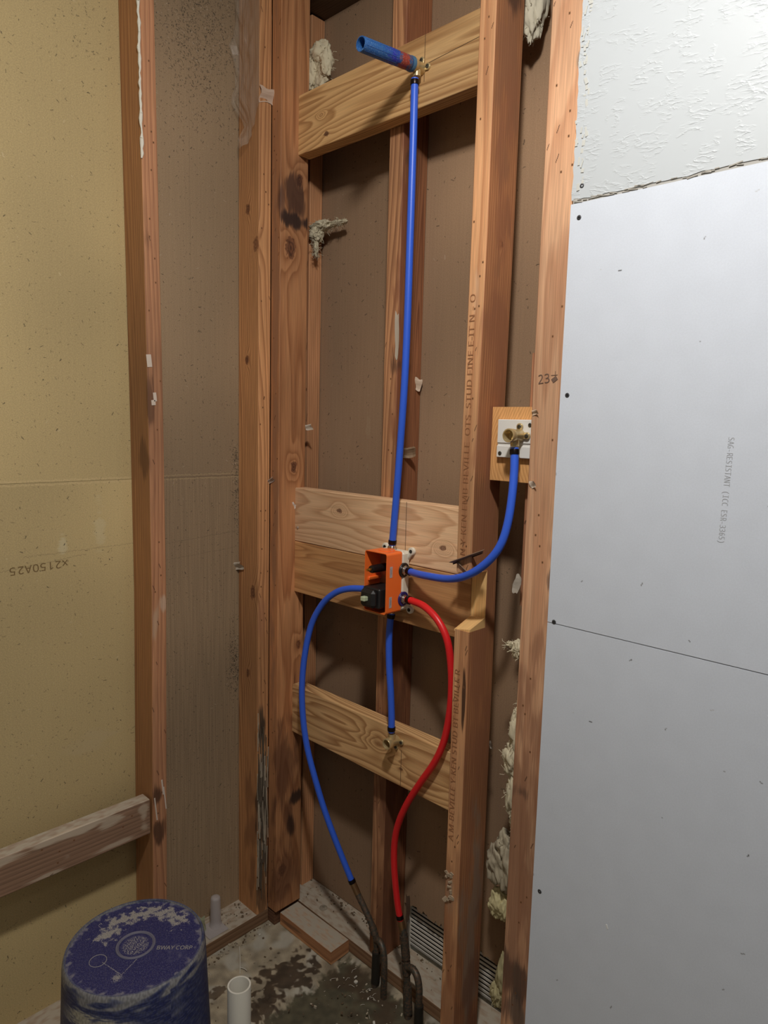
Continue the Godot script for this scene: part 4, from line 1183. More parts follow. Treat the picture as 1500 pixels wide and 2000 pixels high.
func build_copper() -> void:
	var cm := copper_mat()
	var ad := mat("adapter_brass", rgb(150, 118, 84), 0.35, 0.8)
	# under the blue pipe
	var o := thing("copper_riser", "tarnished copper riser and loop under the blue pipe end", "pipe", V(0.37, 0.0, -0.06))
	var g := MB.new()
	g.tube(smooth_path([V(0.289, 0.222, -0.0625), V(0.311, 0.193, -0.066), V(0.336, 0.161, -0.069), V(0.354, 0.134, -0.071), V(0.363, 0.115, -0.071), V(0.368, 0.091, -0.070), V(0.370, 0.050, -0.067), V(0.373, -0.02, -0.060)], 8), 0.0082, 16)
	part("riser", g, cm, o)
	g = MB.new()
	g.tube(smooth_path([V(0.366, 0.112, -0.069), V(0.380, 0.119, -0.066), V(0.396, 0.111, -0.062), V(0.406, 0.090, -0.058), V(0.411, 0.055, -0.054), V(0.413, -0.02, -0.052)], 8), 0.0082, 16)
	part("loop", g, cm, o)
	g = MB.new()
	g.tube(PackedVector3Array([V(0.283, 0.234, -0.0605), V(0.299, 0.208, -0.0645)]), 0.0090, 16)
	part("adapter", g, ad, o)
	g = MB.new()
	g.tube(PackedVector3Array([V(0.3685, 0.080, -0.069), V(0.372, 0.0, -0.064)]), 0.0112, 16)
	part("coupling", g, mat("copper_black", rgb(54, 50, 44), 0.5, 0.4), o)
	g = MB.new()
	g.tube(PackedVector3Array([V(0.349, 0.140, -0.0705), V(0.359, 0.123, -0.0712)]), 0.0098, 16)
	part("coupling", g, cm, o)
	# under the red pipe
	o = thing("copper_riser", "tarnished copper riser and loop under the red pipe end", "pipe", V(0.50, 0.0, -0.06))
	g = MB.new()
	g.tube(smooth_path([V(0.457, 0.218, -0.060), V(0.461, 0.205, -0.0605), V(0.468, 0.183, -0.061), V(0.473, 0.143, -0.062), V(0.478, 0.097, -0.062), V(0.483, 0.058, -0.060), V(0.491, 0.018, -0.055), V(0.497, -0.02, -0.05)], 8), 0.0085, 16)
	part("riser", g, cm, o)
	g = MB.new()
	g.tube(smooth_path([V(0.480, 0.108, -0.061), V(0.498, 0.118, -0.059), V(0.516, 0.112, -0.056), V(0.528, 0.088, -0.052), V(0.532, 0.055, -0.048), V(0.536, -0.02, -0.044)], 8), 0.0085, 16)
	part("loop", g, cm, o)
	g = MB.new()
	g.tube(PackedVector3Array([V(0.456, 0.222, -0.060), V(0.463, 0.196, -0.061)]), 0.0090, 16)
	part("adapter", g, ad, o)
	for q in [[V(0.466, 0.188, -0.0612), V(0.475, 0.130, -0.062)], [V(0.475, 0.122, -0.062), V(0.479, 0.090, -0.062)], [V(0.483, 0.062, -0.0605), V(0.495, 0.0, -0.053)]]:
		g = MB.new()
		g.tube(PackedVector3Array([q[0], q[1]]), 0.0108, 16)
		part("coupling", g, cm, o)
	g = MB.new()
	g.tube(PackedVector3Array([V(0.533, 0.050, -0.0475), V(0.5355, 0.0, -0.045)]), 0.0110, 16)
	part("coupling", g, mat("copper_black", rgb(54, 50, 44), 0.5, 0.4), o)

func copper_mat() -> StandardMaterial3D:
	var N := 128
	var data := PackedByteArray()
	data.resize(N * N * 3)
	for j in N:
		for i in N:
			var k := n1.get_noise_2d(i * 5.0, j * 5.0)
			var c := rgb(92, 78, 66).lerp(rgb(64, 72, 68), clampf(k * 1.6, 0.0, 1.0)).lerp(rgb(124, 96, 76), clampf(-k * 1.5, 0.0, 1.0))
			var ix := (j * N + i) * 3
			data[ix] = int(c.r * 255.0)
			data[ix + 1] = int(c.g * 255.0)
			data[ix + 2] = int(c.b * 255.0)
	var m := tmat(to_tex(make_tex(N, N, data)), 0.5)
	m.metallic = 0.45
	m.uv1_triplanar = true
	m.uv1_scale = Vector3.ONE * 9.0
	return m

func build_outlet_block() -> void:
	lumber("backing_block", "small oak coloured backing block between the two right studs", "block", V(0.6735, 1.3205, -0.040), V(0, 1, 0), V(1, 0, 0), V(0, 0, 1), 0.1455, 0.115, 0.024,
		pine(41.0, {"early": rgb(222, 168, 108), "late": rgb(186, 128, 74), "sp": 0.006, "pith": Vector2(0.3, 0.03), "fu": 1.2, "wav": 0.008, "df": 3.0, "res": 0.0006}))
	var o := thing("trim_plate", "white grooved trim offcut holding a brass elbow", "plate", V(0.735, 1.367, -0.035))
	var w := mat("trim_white", rgb(226, 224, 220), 0.4)
	var b := MB.new()
	b.box(V(0.742, 1.4185, -0.0345), V(0.0465, 0.0230, 0.0045), 0.001)
	b.box(V(0.742, 1.3790, -0.0345), V(0.0470, 0.0115, 0.0045), 0.001)
	b.box(V(0.742, 1.3930, -0.0355), V(0.0467, 0.0030, 0.0035), 0.0008)
	part("plate_body", b, w, o)
	for q in [[0.7035, 1.3755], [0.7690, 1.4315], [0.7765, 1.4330]]:
		var s := MB.new()
		screw_geo(s, V(q[0], q[1], -0.0298), V(0, 0, 1), 0.0040)
		part("screw", s, mat("grey_screw", rgb(96, 92, 84), 0.4, 0.8), o)

func build_grille() -> void:
	var o := thing("air_grille", "dusty white louvred grille at floor level behind the bay", "grille", V(0.52, 0.0, -0.205))
	var m := mat("grille_white", rgb(234, 229, 218), 0.6)
	var f := MB.new()
	f.box(V(0.356, 0.085, -0.206), V(0.008, 0.085, 0.005), 0.001)
	f.box(V(0.90, 0.085, -0.206), V(0.008, 0.085, 0.005), 0.001)
	f.box(V(0.628, 0.172, -0.206), V(0.28, 0.010, 0.005), 0.001)
	part("frame", f, m, o)
	for k in 11:
		var y := 0.026 + k * 0.0118
		var s := MB.new()
		s.box(V(0.630, y, -0.206), V(0.266, 0.0036, 0.0008), 0.0004, Basis(V(1, 0, 0), 0.1))
		part("slat", s, m, o)

# ---------------------------------------------------------------- bucket
func build_bucket() -> void:
	var c := V(0.2541, 0.0, 0.5202)
	var o := thing("bucket", "upturned dusty navy blue bucket on the floor", "bucket", c)
	var H := 0.372
	var side := MB.new()
	var pr := [Vector2(0.1380, 0.02), Vector2(0.1565, 0.0), Vector2(0.1580, 0.003), Vector2(0.1580, 0.010), Vector2(0.1520, 0.012), Vector2(0.1520, 0.030), Vector2(0.1570, 0.032), Vector2(0.1570, 0.038), Vector2(0.1515, 0.040), Vector2(0.1510, 0.062), Vector2(0.1560, 0.064), Vector2(0.1560, 0.070), Vector2(0.1500, 0.072), Vector2(0.1372, H - 0.020), Vector2(0.1362, H - 0.010), Vector2(0.1345, H - 0.003), Vector2(0.1325, H), Vector2(0.1300, H), Vector2(0.1290, H - 0.004)]
	side.lathe(pr, Transform3D(Basis.IDENTITY, c), 72)
	var sm := tmat(bucket_side_tex(), 0.5)
	sm.uv1_scale = Vector3(1, -1.0 / H, 1)
	part("body", side, sm, o)
	var disc := MB.new()
	disc.lathe([Vector2(0.1292, H - 0.004), Vector2(0.036, H - 0.0045), Vector2(0.0, H - 0.0045)], Transform3D(Basis.IDENTITY, c), 64, false, 1)
	var dm := tmat(bucket_disc_tex(), 0.5)
	dm.uv1_scale = Vector3(0.5 / 0.134, 0.5 / 0.134, 1)
	dm.uv1_offset = Vector3(0.5, 0.5, 0)
	part("base_disc", disc, dm, o)
	var rg := MB.new()
	for rr in [[0.0365, 0.0022], [0.0335, 0.0012]]:
		var p := PackedVector3Array()
		for k in 49:
			p.append(c + V(cos(TAU * k / 48.0) * rr[0], H - 0.0042, sin(TAU * k / 48.0) * rr[0]))
		rg.tube(p, rr[1], 8, false)
	part("moulded_ring", rg, mat("bucket_ring", rgb(104, 102, 118), 0.6), o, "dust-greyed ring moulded in the middle")
	var dn := mat("bucket_dust", rgb(150, 146, 140), 0.9)
	# moulded letters, turned as they stand
	var b := Basis(V(0, 1, 0), 0.80) * Basis(V(1, 0, 0), -PI / 2)
	lettering("BWAY CORP", 0.010, c + V(0.036, H - 0.0040, -0.026), b, dn, o)
	var cr := MB.new()
	var p2 := PackedVector3Array()
	for k in 33:
		p2.append(c + V(-0.012 + cos(TAU * k / 32.0) * 0.016, H - 0.0043, 0.072 + sin(TAU * k / 32.0) * 0.016))
	cr.tube(p2, 0.0006, 6, false)
	part("moulded_mark", cr, dn, o)

func bucket_disc_tex() -> ImageTexture:
	var N := 640
	var data := PackedByteArray()
	data.resize(N * N * 3)
	var navy := rgb(36, 38, 88)
	var dust := rgb(158, 154, 144)
	var arc := [Vector2(-0.49, 0.25), Vector2(-0.65, 0.01), Vector2(-0.60, -0.27), Vector2(-0.5, -0.50), Vector2(-0.30, -0.66), Vector2(-0.02, -0.74)]
	for j in N:
		for i in N:
			var p := Vector2(i - N / 2.0, j - N / 2.0) / (N / 2.0)
			var k := 1.0 + n2.get_noise_2d(i * 1.2, j * 1.2) * 0.12
			var c := navy * k
			var d := 9.0
			for e in arc.size() - 1:
				var q: Vector2 = Geometry2D.get_closest_point_to_segment(p, arc[e], arc[e + 1])
				d = minf(d, p.distance_to(q))
			var g := n1.get_noise_2d(i * 0.9, j * 0.9)
			var h := n2.get_noise_2d(i * 0.5 + j * 0.25, j * 1.4)
			var a := clampf((0.16 - d + g * 0.15 + h * 0.06) * 9.0, 0.0, 0.9)
			d = p.distance_to(Vector2(0.40, 0.48))
			a = maxf(a, clampf((0.085 - d + h * 0.03) * 22.0, 0.0, 1.0) * 0.8)
			d = p.distance_to(Vector2(0.55, -0.38)) * 0.8
			a = maxf(a, clampf((0.12 - d + g * 0.16) * 6.0, 0.0, 1.0) * 0.35)
			a = maxf(a, clampf((p.length() - 0.90 + g * 0.10) * 14.0, 0.0, 1.0) * 0.6)
			d = p.length()
			a = maxf(a, clampf((0.21 - d) * 30.0, 0.0, 1.0) * clampf(h * 1.6 + 0.25, 0.0, 0.8))
			a = maxf(a, clampf(h * g * 4.0, 0.0, 0.22))
			# two thin scratches
			for s in [[Vector2(-0.02, 0.50), Vector2(0.36, 0.42)], [Vector2(0.26, 0.10), Vector2(0.40, 0.42)]]:
				var q2: Vector2 = Geometry2D.get_closest_point_to_segment(p, s[0], s[1])
				if p.distance_to(q2) < 0.008 and h > -0.5:
					a = maxf(a, 0.7)
			c = c.lerp(dust * k, a)
			var ix := (j * N + i) * 3
			data[ix] = clampi(int(c.r * 255.0), 0, 255)
			data[ix + 1] = clampi(int(c.g * 255.0), 0, 255)
			data[ix + 2] = clampi(int(c.b * 255.0), 0, 255)
	return to_tex(make_tex(N, N, data))

func bucket_side_tex() -> ImageTexture:
	var W := 1024
	var H := 400
	var data := PackedByteArray()
	data.resize(W * H * 3)
	var navy := rgb(29, 38, 84)
	var dust := rgb(158, 154, 140)
	for j in H:
		for i in W:
			var y := 1.0 - float(j) / H       # height, 1 at the upturned base
			var u := float(i) / W
			var k := 1.0 + n2.get_noise_2d(i * 1.2, j * 0.7) * 0.12
			var g := n1.get_noise_2d(i * 0.45, j * 1.8)
			var h := n2.get_noise_2d(i * 0.25, j * 1.6)
			var c := navy * k
			# u runs from +x round towards +z; the camera sees the stretch about u = 0.1
			var a := clampf((y - 0.93 + g * 0.06) * 22.0, 0.0, 1.0) * 0.75
			var du := (u - 0.165)
			a = maxf(a, clampf((0.055 - absf(y - 0.862 + du * du * 4.0) + g * 0.03 + h * 0.014) * 30.0, 0.0, 1.0) * clampf((0.125 - absf(du)) * 14.0, 0.0, 1.0))
			var u2 := absf(u - 0.985)
			a = maxf(a, clampf((0.03 - minf(u2, absf(u2 - 1.0)) + g * 0.04) * 14.0, 0.0, 1.0) * clampf((y - 0.6) * 4.0, 0.0, 0.65))
			a = maxf(a, clampf((0.022 - absf(u - 0.085) + g * 0.025) * 40.0, 0.0, 1.0) * clampf((0.06 - absf(y - 0.66)) * 30.0, 0.0, 0.75))
			a = maxf(a, clampf(g * h * 5.0, 0.0, 0.25))
			c = c.lerp(dust * k, a)
			var ix := (j * W + i) * 3
			data[ix] = clampi(int(c.r * 255.0), 0, 255)
			data[ix + 1] = clampi(int(c.g * 255.0), 0, 255)
			data[ix + 2] = clampi(int(c.b * 255.0), 0, 255)
	return to_tex(make_tex(W, H, data))

func build_small_plastics() -> void:
	# drain or vent stub: white plastic pipe standing on the slab
	var c := V(0.3845, 0.0, 0.3612)
	var o := MeshInstance3D.new()
	o.name = numbered("drain_pipe")
	var g := MB.new()
	g.lathe([Vector2(0.0243, -0.012), Vector2(0.0243, 0.262), Vector2(0.0240, 0.263), Vector2(0.0207, 0.263), Vector2(0.0204, 0.262), Vector2(0.0204, 0.02), Vector2(0.0, 0.02)], Transform3D(Basis(V(0, 0, 1), 0.0), Vector3.ZERO), 40)
	o.mesh = g.mesh()
	o.material_override = mat("white_pipe", rgb(216, 212, 200), 0.4)
	o.position = c
	add_child(o)
	tag(o, "open white plastic pipe stub standing right of the bucket", "pipe")
	# frosted plastic cap standing on the left plate
	o = MeshInstance3D.new()
	o.name = numbered("plastic_plug")
	g = MB.new()
	g.lathe([Vector2(0.0, 0.088), Vector2(0.008, 0.0875), Vector2(0.0122, 0.085), Vector2(0.0135, 0.080), Vector2(0.0148, 0.020), Vector2(0.0170, 0.004), Vector2(0.0180, 0.003)], Transform3D.IDENTITY, 32)
	g.box(V(0.008, 0.0015, 0.012), V(0.029, 0.0015, 0.030), 0.001, Basis(V(0, 1, 0), 0.0))
	o.mesh = g.mesh()
	var fm := mat("frosted", rgb(196, 188, 186), 0.4)
	fm.transparency = BaseMaterial3D.TRANSPARENCY_ALPHA
	fm.albedo_color.a = 0.62
	o.material_override = fm
	o.position = V(-0.045, 0.0392, 0.1445)
	add_child(o)
	tag(o, "frosted clear plastic plug standing on the left bottom plate", "plug")
	# washer nailed into the rear plate
	var w := thing("nailed_washer", "round metal washer with nail head on the rear plate", "washer", V(0.108, 0.038, -0.1165))
	g = MB.new()
	g.lathe([Vector2(0.0, 0.0030), Vector2(0.006, 0.0025), Vector2(0.0115, 0.0012), Vector2(0.0118, 0.0)], Transform3D(Basis.IDENTITY, w.position), 24)
	part("disc", g, mat("dust_metal", rgb(150, 140, 124), 0.7, 0.2), w)
	g = MB.new()
	g.lathe([Vector2(0.0, 0.009), Vector2(0.0028, 0.0085), Vector2(0.0030, 0.003)], Transform3D(Basis.IDENTITY, w.position), 12)
	part("nail", g, mat("dust_metal", rgb(150, 140, 124), 0.7, 0.2), w)
	# remnant of clear vapour sheet on the corner stud
	var sh := MeshInstance3D.new()
	sh.name = numbered("plastic_sheet")
	g = MB.new()
	var n := 22
	var pt := func(i: int, j: int) -> Vector3:
		var u := float(i) / n
		var v := float(j) / n
		var lft := -0.118 + 0.075 * smoothstep(0.55, 1.0, v) + 0.012 * n1.get_noise_2d(v * 300.0, 4.0) + 0.03 * maxf(0.0, 0.5 - absf(v - 0.22) * 4.0)
		var x := lerpf(maxf(lft, -0.086), 0.002, u)
		var y := lerpf(2.52, 2.10 + 0.10 * u * u, v)
		var z := 0.0415 + 0.014 * (1.0 - u) * (0.6 + n1.get_noise_2d(u * 60.0 + 30.0, v * 150.0)) + 0.012 * absf(n1.get_noise_2d(u * 70.0 - v * 90.0, v * 110.0 + u * 60.0)) * (1.0 - u * u)
		return V(x, y, z)
	for i in n:
		for j in n:
			var a: Vector3 = pt.call(i, j)
			var b: Vector3 = pt.call(i + 1, j)
			var cc: Vector3 = pt.call(i + 1, j + 1)
			var d: Vector3 = pt.call(i, j + 1)
			g.flat(a, b, cc, V(0, 0, 1))
			g.flat(a, cc, d, V(0, 0, 1))
	sh.mesh = g.mesh()
	var cm := mat("clear_sheet", rgb(190, 176, 158), 0.3)
	cm.transparency = BaseMaterial3D.TRANSPARENCY_ALPHA
	cm.albedo_color.a = 0.26
	cm.cull_mode = BaseMaterial3D.CULL_DISABLED
	sh.material_override = cm
	add_child(sh)
	tag(sh, "crumpled clear plastic sheet remnant at the top of the corner stud", "sheet")

# ---------------------------------------------------------------- insulation
func tuft(nm: String, label: String, blobs: Array, c: Color, fibres: int, rough: float, sd: int, grain := 1.0) -> void:
	var g := MB.new()
	var rg := RandomNumberGenerator.new()
	rg.seed = sd
	var mid := Vector3.ZERO
	for b in blobs:
		mid += b[0]
	mid /= blobs.size()
	for b in blobs:
		var ct: Vector3 = b[0]
		var rad: Vector3 = b[1]
		var nu := 40
		var nv := 26
		var grid := []
		for j in nv + 1:
			var row := []
			for i in nu:
				var a := TAU * i / nu
				var e := PI * j / nv - PI / 2
				var d := V(cos(e) * cos(a), sin(e), cos(e) * sin(a))
				var k := 1.0 + 0.30 * n1.get_noise_3dv(d * 50.0 + ct * 900.0) * grain + 0.30 * n3.get_noise_3dv(d * 3.2 * grain + ct * 40.0) * rough
				row.append(ct + d * rad * k)
			grid.append(row)
		var nrm := []
		for j in nv + 1:
			var rn := []
			for i in nu:
				var du: Vector3 = grid[j][(i + 1) % nu] - grid[j][(i + nu - 1) % nu]
				var dv: Vector3 = grid[mini(j + 1, nv)][i] - grid[maxi(j - 1, 0)][i]
				var nn := dv.cross(du)
				if nn.length() < 1e-9:
					nn = grid[j][i] - ct
				nn = nn.normalized()
				if nn.dot(grid[j][i] - ct) < 0.0:
					nn = -nn
				rn.append(nn)
			nrm.append(rn)
		for j in nv:
			for i in nu:
				var i2 := (i + 1) % nu
				g.quadn(grid[j][i], grid[j][i2], grid[j + 1][i2], grid[j + 1][i], nrm[j][i], nrm[j][i2], nrm[j + 1][i2], nrm[j + 1][i])
		for k in fibres:
			var d := V(rg.randfn(), rg.randfn(), rg.randfn()).normalized()
			var a := ct + d * rad * rg.randf_range(0.75, 1.0)
			var t := (d + V(rg.randfn(), rg.randfn(), rg.randfn()) * 0.8).normalized()
			var l := rg.randf_range(0.004, 0.014)
			var q := PackedVector3Array([a, a + t * l * 0.5 + V(rg.randfn(), rg.randfn(), rg.randfn()) * 0.002, a + t * l + V(rg.randfn(), rg.randfn() - 0.6, rg.randfn()) * 0.003])
			g.tube(q, rg.randf_range(0.0003, 0.0008), 3, false)
	var o2 := MeshInstance3D.new()
	o2.name = numbered(nm)
	for k in g.v.size():
		g.v[k] -= mid
	o2.mesh = g.mesh()
	o2.material_override = mat("wool_%d" % sd, c, 1.0)
	o2.position = mid
	add_child(o2)
	tag(o2, label, "insulation")

func build_insulation() -> void:
	var wool := rgb(214, 203, 174)
	tuft("insulation_tuft", "large cream insulation tuft left of the top board", [[V(0.045, 2.352, -0.115), V(0.034, 0.034, 0.022)], [V(0.022, 2.315, -0.112), V(0.020, 0.048, 0.020)], [V(0.076, 2.322, -0.110), V(0.018, 0.034, 0.016)], [V(0.05, 2.30, -0.118), V(0.026, 0.04, 0.016)]], wool, 60, 0.5, 11)
	tuft("insulation_tuft", "wispy pointed insulation tuft beside the scorched stud", [[V(0.030, 1.945, -0.140), V(0.036, 0.014, 0.018)], [V(0.075, 1.945, -0.150), V(0.045, 0.007, 0.010)], [V(0.018, 1.925, -0.135), V(0.020, 0.022, 0.016)], [V(0.020, 1.888, -0.132), V(0.006, 0.022, 0.006)]], wool * 0.9, 70, 0.6, 12)
	tuft("insulation_tuft", "grey insulation hanging at the top between the right studs", [[V(0.668, 2.31, -0.135), V(0.024, 0.10, 0.028)], [V(0.664, 2.23, -0.128), V(0.018, 0.05, 0.018)]], rgb(196, 190, 170), 60, 0.4, 13)
	tuft("insulation_tuft", "shaggy strip of insulation along the wallboard stud", [[V(0.773, 0.88, -0.060), V(0.012, 0.045, 0.018)], [V(0.765, 0.81, -0.058), V(0.020, 0.05, 0.020)], [V(0.757, 0.745, -0.058), V(0.026, 0.04, 0.022)], [V(0.763, 0.68, -0.058), V(0.020, 0.055, 0.020)], [V(0.770, 0.63, -0.06), V(0.014, 0.04, 0.018)]], wool * 0.95, 60, 0.9, 14)
	tuft("insulation_tuft", "small insulation tuft poking out beside the wallboard stud", [[V(0.762, 0.985, -0.05), V(0.020, 0.020, 0.014)], [V(0.742, 0.990, -0.05), V(0.016, 0.006, 0.006)]], wool * 0.95, 40, 0.8, 15)
	tuft("insulation_lump", "crumbly grey lump stuck low beside the wallboard stud", [[V(0.735, 0.535, -0.078), V(0.024, 0.034, 0.022)], [V(0.722, 0.49, -0.080), V(0.032, 0.050, 0.026)], [V(0.75, 0.50, -0.075), V(0.026, 0.06, 0.024)]], rgb(168, 158, 136), 10, 0.6, 16, 1.3)
	tuft("insulation_foam", "yellow foam scrap under the grey crumbly lump", [[V(0.727, 0.405, -0.078), V(0.024, 0.030, 0.018)], [V(0.718, 0.390, -0.076), V(0.018, 0.022, 0.014)], [V(0.742, 0.402, -0.074), V(0.016, 0.028, 0.014)]], rgb(200, 190, 146), 10, 0.5, 17)
	tuft("insulation_foam", "yellowish foam at the foot of the wallboard stud", [[V(0.772, 0.285, -0.035), V(0.016, 0.05, 0.016)], [V(0.760, 0.235, -0.032), V(0.016, 0.026, 0.014)]], rgb(170, 160, 122), 16, 0.8, 18)

# thin torn flakes of plastic, tape and paper left on the framing
func flake(nm: String, label: String, cat: String, at: Vector3, w: float, h: float, nd: Vector3, roll: float, c: Color, curl := 0.3) -> void:
	var g := MB.new()
	var z := nd.normalized()
	var x := Vector3.UP.cross(z).normalized()
	var y := z.cross(x)
	var b := Basis(x, y, z) * Basis(V(0, 0, 1), roll)
	var n := 5
	var p := []
	for i in n + 1:
		var row := []
		for j in n + 1:
			var u := float(i) / n - 0.5
			var v := float(j) / n - 0.5
			var e := 1.0 + 0.25 * n2.get_noise_2d(i * 1.6 + at.y * 900.0, j * 1.6)
			row.append(b * V(u * w * e, v * h * e, curl * w * (u + 0.5) * (u + 0.5) + 0.1 * w * sin(v * 5.0)))
		p.append(row)
	for i in n:
		for j in n:
			g.flat(p[i][j], p[i + 1][j], p[i + 1][j + 1], z)
			g.flat(p[i][j], p[i + 1][j + 1], p[i][j + 1], z)
			var dn := -z * 0.0006
			g.flat(p[i][j] + dn, p[i + 1][j] + dn, p[i + 1][j + 1] + dn, -z)
			g.flat(p[i][j] + dn, p[i + 1][j + 1] + dn, p[i][j + 1] + dn, -z)
	var o := MeshInstance3D.new()
	o.name = numbered(nm)
	o.mesh = g.mesh()
	o.material_override = mat("flake_%s" % c.to_html(), c, 0.6)
	o.position = at
	add_child(o)
	tag(o, label, cat)

func build_scraps() -> void:
	var cl := rgb(196, 184, 168)
	flake("plastic_scrap", "whitish plastic scrap at the corner stud's back edge, waist height", "scrap", V(-0.082, 1.035, 0.046), 0.036, 0.022, V(0.5, 0, 1), 0.25, cl)
	flake("plastic_scrap", "grey plastic scrap bridging the two corner studs", "scrap", V(0.006, 1.272, 0.003), 0.028, 0.010, V(0.5, 0, 1), 0.5, rgb(178, 160, 146))
	flake("tape_patch", "shiny tape patch near the top of the corner stud", "tape", V(0.003, 2.222, 0.018), 0.040, 0.034, V(1, 0, 0), 0.05, rgb(196, 172, 152), 0.05)
	flake("paper_scrap", "white paper scrap behind the scorched stud, above the knotty board", "scrap", V(0.037, 1.415, -0.098), 0.020, 0.015, V(1, 0, 1), 0.2, rgb(196, 182, 164))
	flake("plastic_scrap", "bright white chip under the left end of the knotty board", "scrap", V(0.035, 1.205, -0.050), 0.012, 0.018, V(1, 0, 0.4), 0.6, rgb(228, 214, 200))
	flake("paper_scrap", "pale paper flake on the middle stud's right edge", "scrap", V(0.362, 1.525, -0.165), 0.018, 0.028, V(1, 0, 0.6), -0.2, rgb(196, 172, 148))
	flake("paper_scrap", "crumpled torn flake low on the middle stud beside the long pipe", "scrap", V(0.365, 1.362, -0.128), 0.036, 0.026, V(1, 0, 0.5), 0.2, rgb(150, 124, 98), 0.6)
	flake("plaster_scrap", "long white plaster smear on the middle stud beside the long pipe", "scrap", V(0.358, 1.635, -0.094), 0.012, 0.10, V(0, 0, 1), 0.0, rgb(198, 186, 170), 0.1)
	flake("tape_strip", "dark twisted strip of tape across the notched stud", "tape", V(0.662, 1.165, 0.002), 0.078, 0.007, V(0.1, 0, 1), 0.42, rgb(126, 102, 82), 0.08)
	flake("tape_strip", "short dark tape tail curling at the notched stud", "tape", V(0.645, 1.143, 0.002), 0.034, 0.005, V(0.1, 0, 1), -0.55, rgb(118, 95, 76), 0.08)
	flake("plaster_scrap", "white plaster curl on the back board low between right studs", "scrap", V(0.668, 0.735, -0.10), 0.012, 0.018, V(0, 0, 1), 0.3, rgb(196, 186, 170), 0.5)
	flake("plaster_scrap", "grey white crumb pair beside the spliced board", "scrap", V(0.748, 1.118, -0.046), 0.016, 0.042, V(0.3, 0, 1), -0.25, rgb(176, 168, 156), 0.5)
	flake("plaster_scrap", "torn whitish flake on the wallboard stud below the white plate", "scrap", V(0.802, 1.322, 0.002), 0.012, 0.014, V(0, 0, 1), 0.4, rgb(214, 196, 178), 0.4)
	flake("plaster_scrap", "torn whitish flake on the wallboard stud above the white plate", "scrap", V(0.8, 1.455, 0.002), 0.014, 0.008, V(0, 0, 1), 0.2, rgb(206, 180, 156), 0.4)
	flake("wood_sliver", "upright dark shim behind the red pipe at the grille corner", "shim", V(0.40, 0.175, -0.150), 0.012, 0.075, V(0.3, 0, 1), 0.0, rgb(92, 72, 58), 0.1)
	flake("plastic_scrap", "pale green torn scrap behind the bucket on the left plate", "scrap", V(-0.052, 0.062, 0.185), 0.020, 0.048, V(1, 0, 0.5), 0.1, rgb(176, 180, 150), 0.4)
	flake("fibre_wisp", "frayed bluish white wisp at the torn corner of the grille", "scrap", V(0.364, 0.120, -0.196), 0.008, 0.05, V(0.2, 0, 1), 0.1, rgb(178, 184, 186), 0.6)
	# printed batch number, upside down on the left board
	var par := get_node("wall_left")
	lettering("x2150A25", 0.017, V(-0.0896, 1.0975, 0.494), Basis(V(0, 1, 0), PI / 2) * Basis(V(0, 0, 1), PI + 0.03), mat("board_ink", rgb(122, 98, 62), 0.9), par, "Droid Sans Mono", 1.15)

func crumb(g: MB, at: Vector3, r: float) -> void:
	g.box(at, V(r * rng.randf_range(0.6, 1.4), r * rng.randf_range(0.4, 0.9), r * rng.randf_range(0.6, 1.4)), r * 0.25, Basis(V(rng.randfn(), rng.randfn(), rng.randfn()).normalized(), rng.randf() * 6.0))

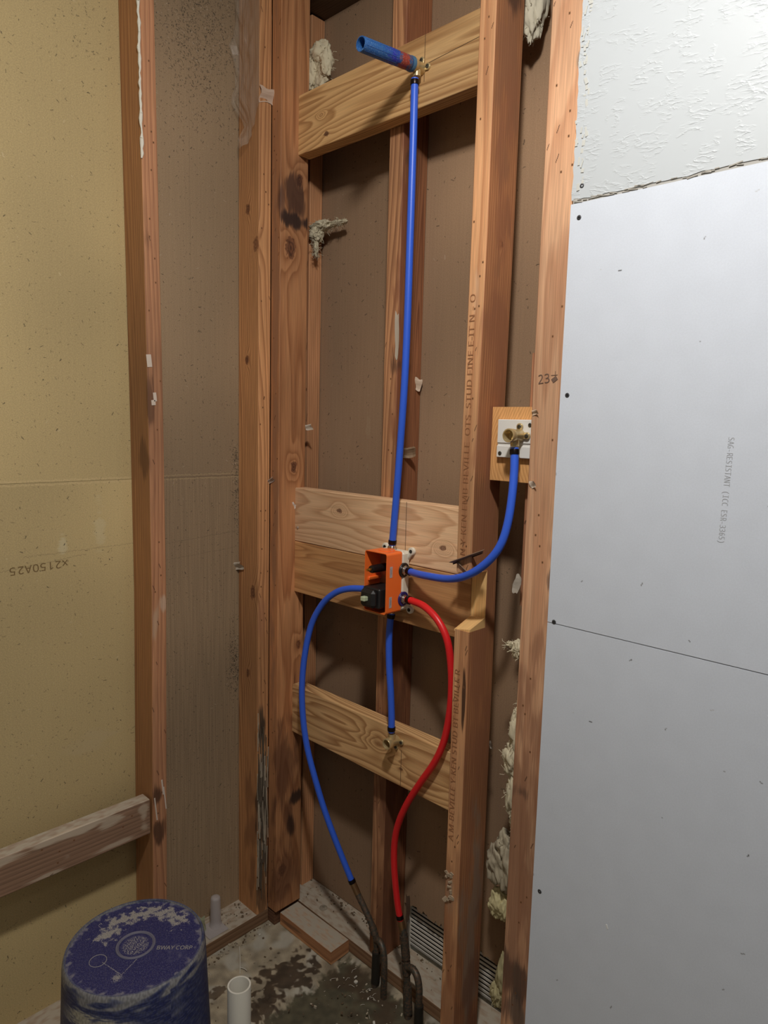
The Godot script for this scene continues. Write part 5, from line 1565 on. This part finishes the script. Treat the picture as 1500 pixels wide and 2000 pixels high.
func build_debris() -> void:
	var pale := MB.new()
	var tan := MB.new()
	var white := MB.new()
	for k in 420:
		var q := V(0, 0, 0)
		var m := rng.randi() % 10
		if m < 3:      # rear plate
			q = V(rng.randf_range(-0.05, 0.62), 0.0395, -0.178 + absf(rng.randfn(0.0, 0.03)))
		elif m < 5:    # foot of the left plate
			q = V(0.003 + absf(rng.randfn(0.0, 0.014)), 0.002, rng.randf_range(0.0, 0.30))
		elif m < 6:    # on the left plate
			q = V(rng.randf_range(-0.085, -0.02), 0.0405, rng.randf_range(0.045, 0.13))
		elif m < 8:    # right of the stub
			q = V(rng.randf_range(0.25, 0.60), -0.008, rng.randf_range(-0.08, 0.10))
		else:
			q = V(rng.randf_range(0.02, 0.5), 0.0015, rng.randf_range(0.0, 0.42))
		crumb(pale if k % 2 else tan, q, rng.randf_range(0.0007, 0.0028))
	for q in [V(0.33, -0.008, -0.035), V(0.318, -0.008, -0.045), V(0.375, -0.006, -0.04), V(0.39, -0.008, -0.02), V(0.44, -0.01, 0.06), V(0.48, -0.01, 0.05), V(0.02, 0.003, 0.008), V(0.03, 0.002, 0.05), V(0.30, -0.006, -0.02), V(0.45, -0.008, 0.02)]:
		crumb(white, q, rng.randf_range(0.0016, 0.0034))
	for k in 14:   # clipped fibres
		var a := V(rng.randf_range(0.27, 0.50), -0.007, rng.randf_range(-0.06, 0.03))
		var d := V(rng.randfn(), 0, rng.randfn()).normalized()
		white.tube(PackedVector3Array([a, a + d * 0.006 + V(0, 0.003, 0), a + d * 0.012 + V(rng.randfn(), 0.2, rng.randfn()) * 0.004]), 0.0004, 5)
	var dz := thing("crumbs", "plaster and wood crumbs strewn over the plates and slab", "debris")
	dz.set_meta("kind", "stuff")
	part("pale_crumbs", pale, mat("crumb_pale", rgb(170, 158, 138), 0.95), dz).set_meta("kind", "stuff")
	part("brown_crumbs", tan, mat("crumb_brown", rgb(104, 86, 66), 0.95), dz).set_meta("kind", "stuff")
	part("white_chips", white, mat("crumb_white", rgb(214, 208, 196), 0.95), dz).set_meta("kind", "stuff")
	# snipped white tie near the bucket
	var s := MeshInstance3D.new()
	s.name = numbered("cable_tie")
	var t := MB.new()
	t.tube(smooth_path([V(0.030, 0.004, 0.118), V(0.062, 0.0035, 0.138), V(0.092, 0.003, 0.158), V(0.108, 0.002, 0.170)], 5), 0.0013, 6)
	t.tube(smooth_path([V(0.092, 0.0035, 0.158), V(0.104, 0.004, 0.153), V(0.114, 0.004, 0.152)], 4), 0.0013, 6)
	s.mesh = t.mesh()
	s.material_override = mat("tie_white", rgb(206, 200, 186), 0.6)
	add_child(s)
	tag(s, "snipped white tie on the slab between bucket and plate stub", "tie")
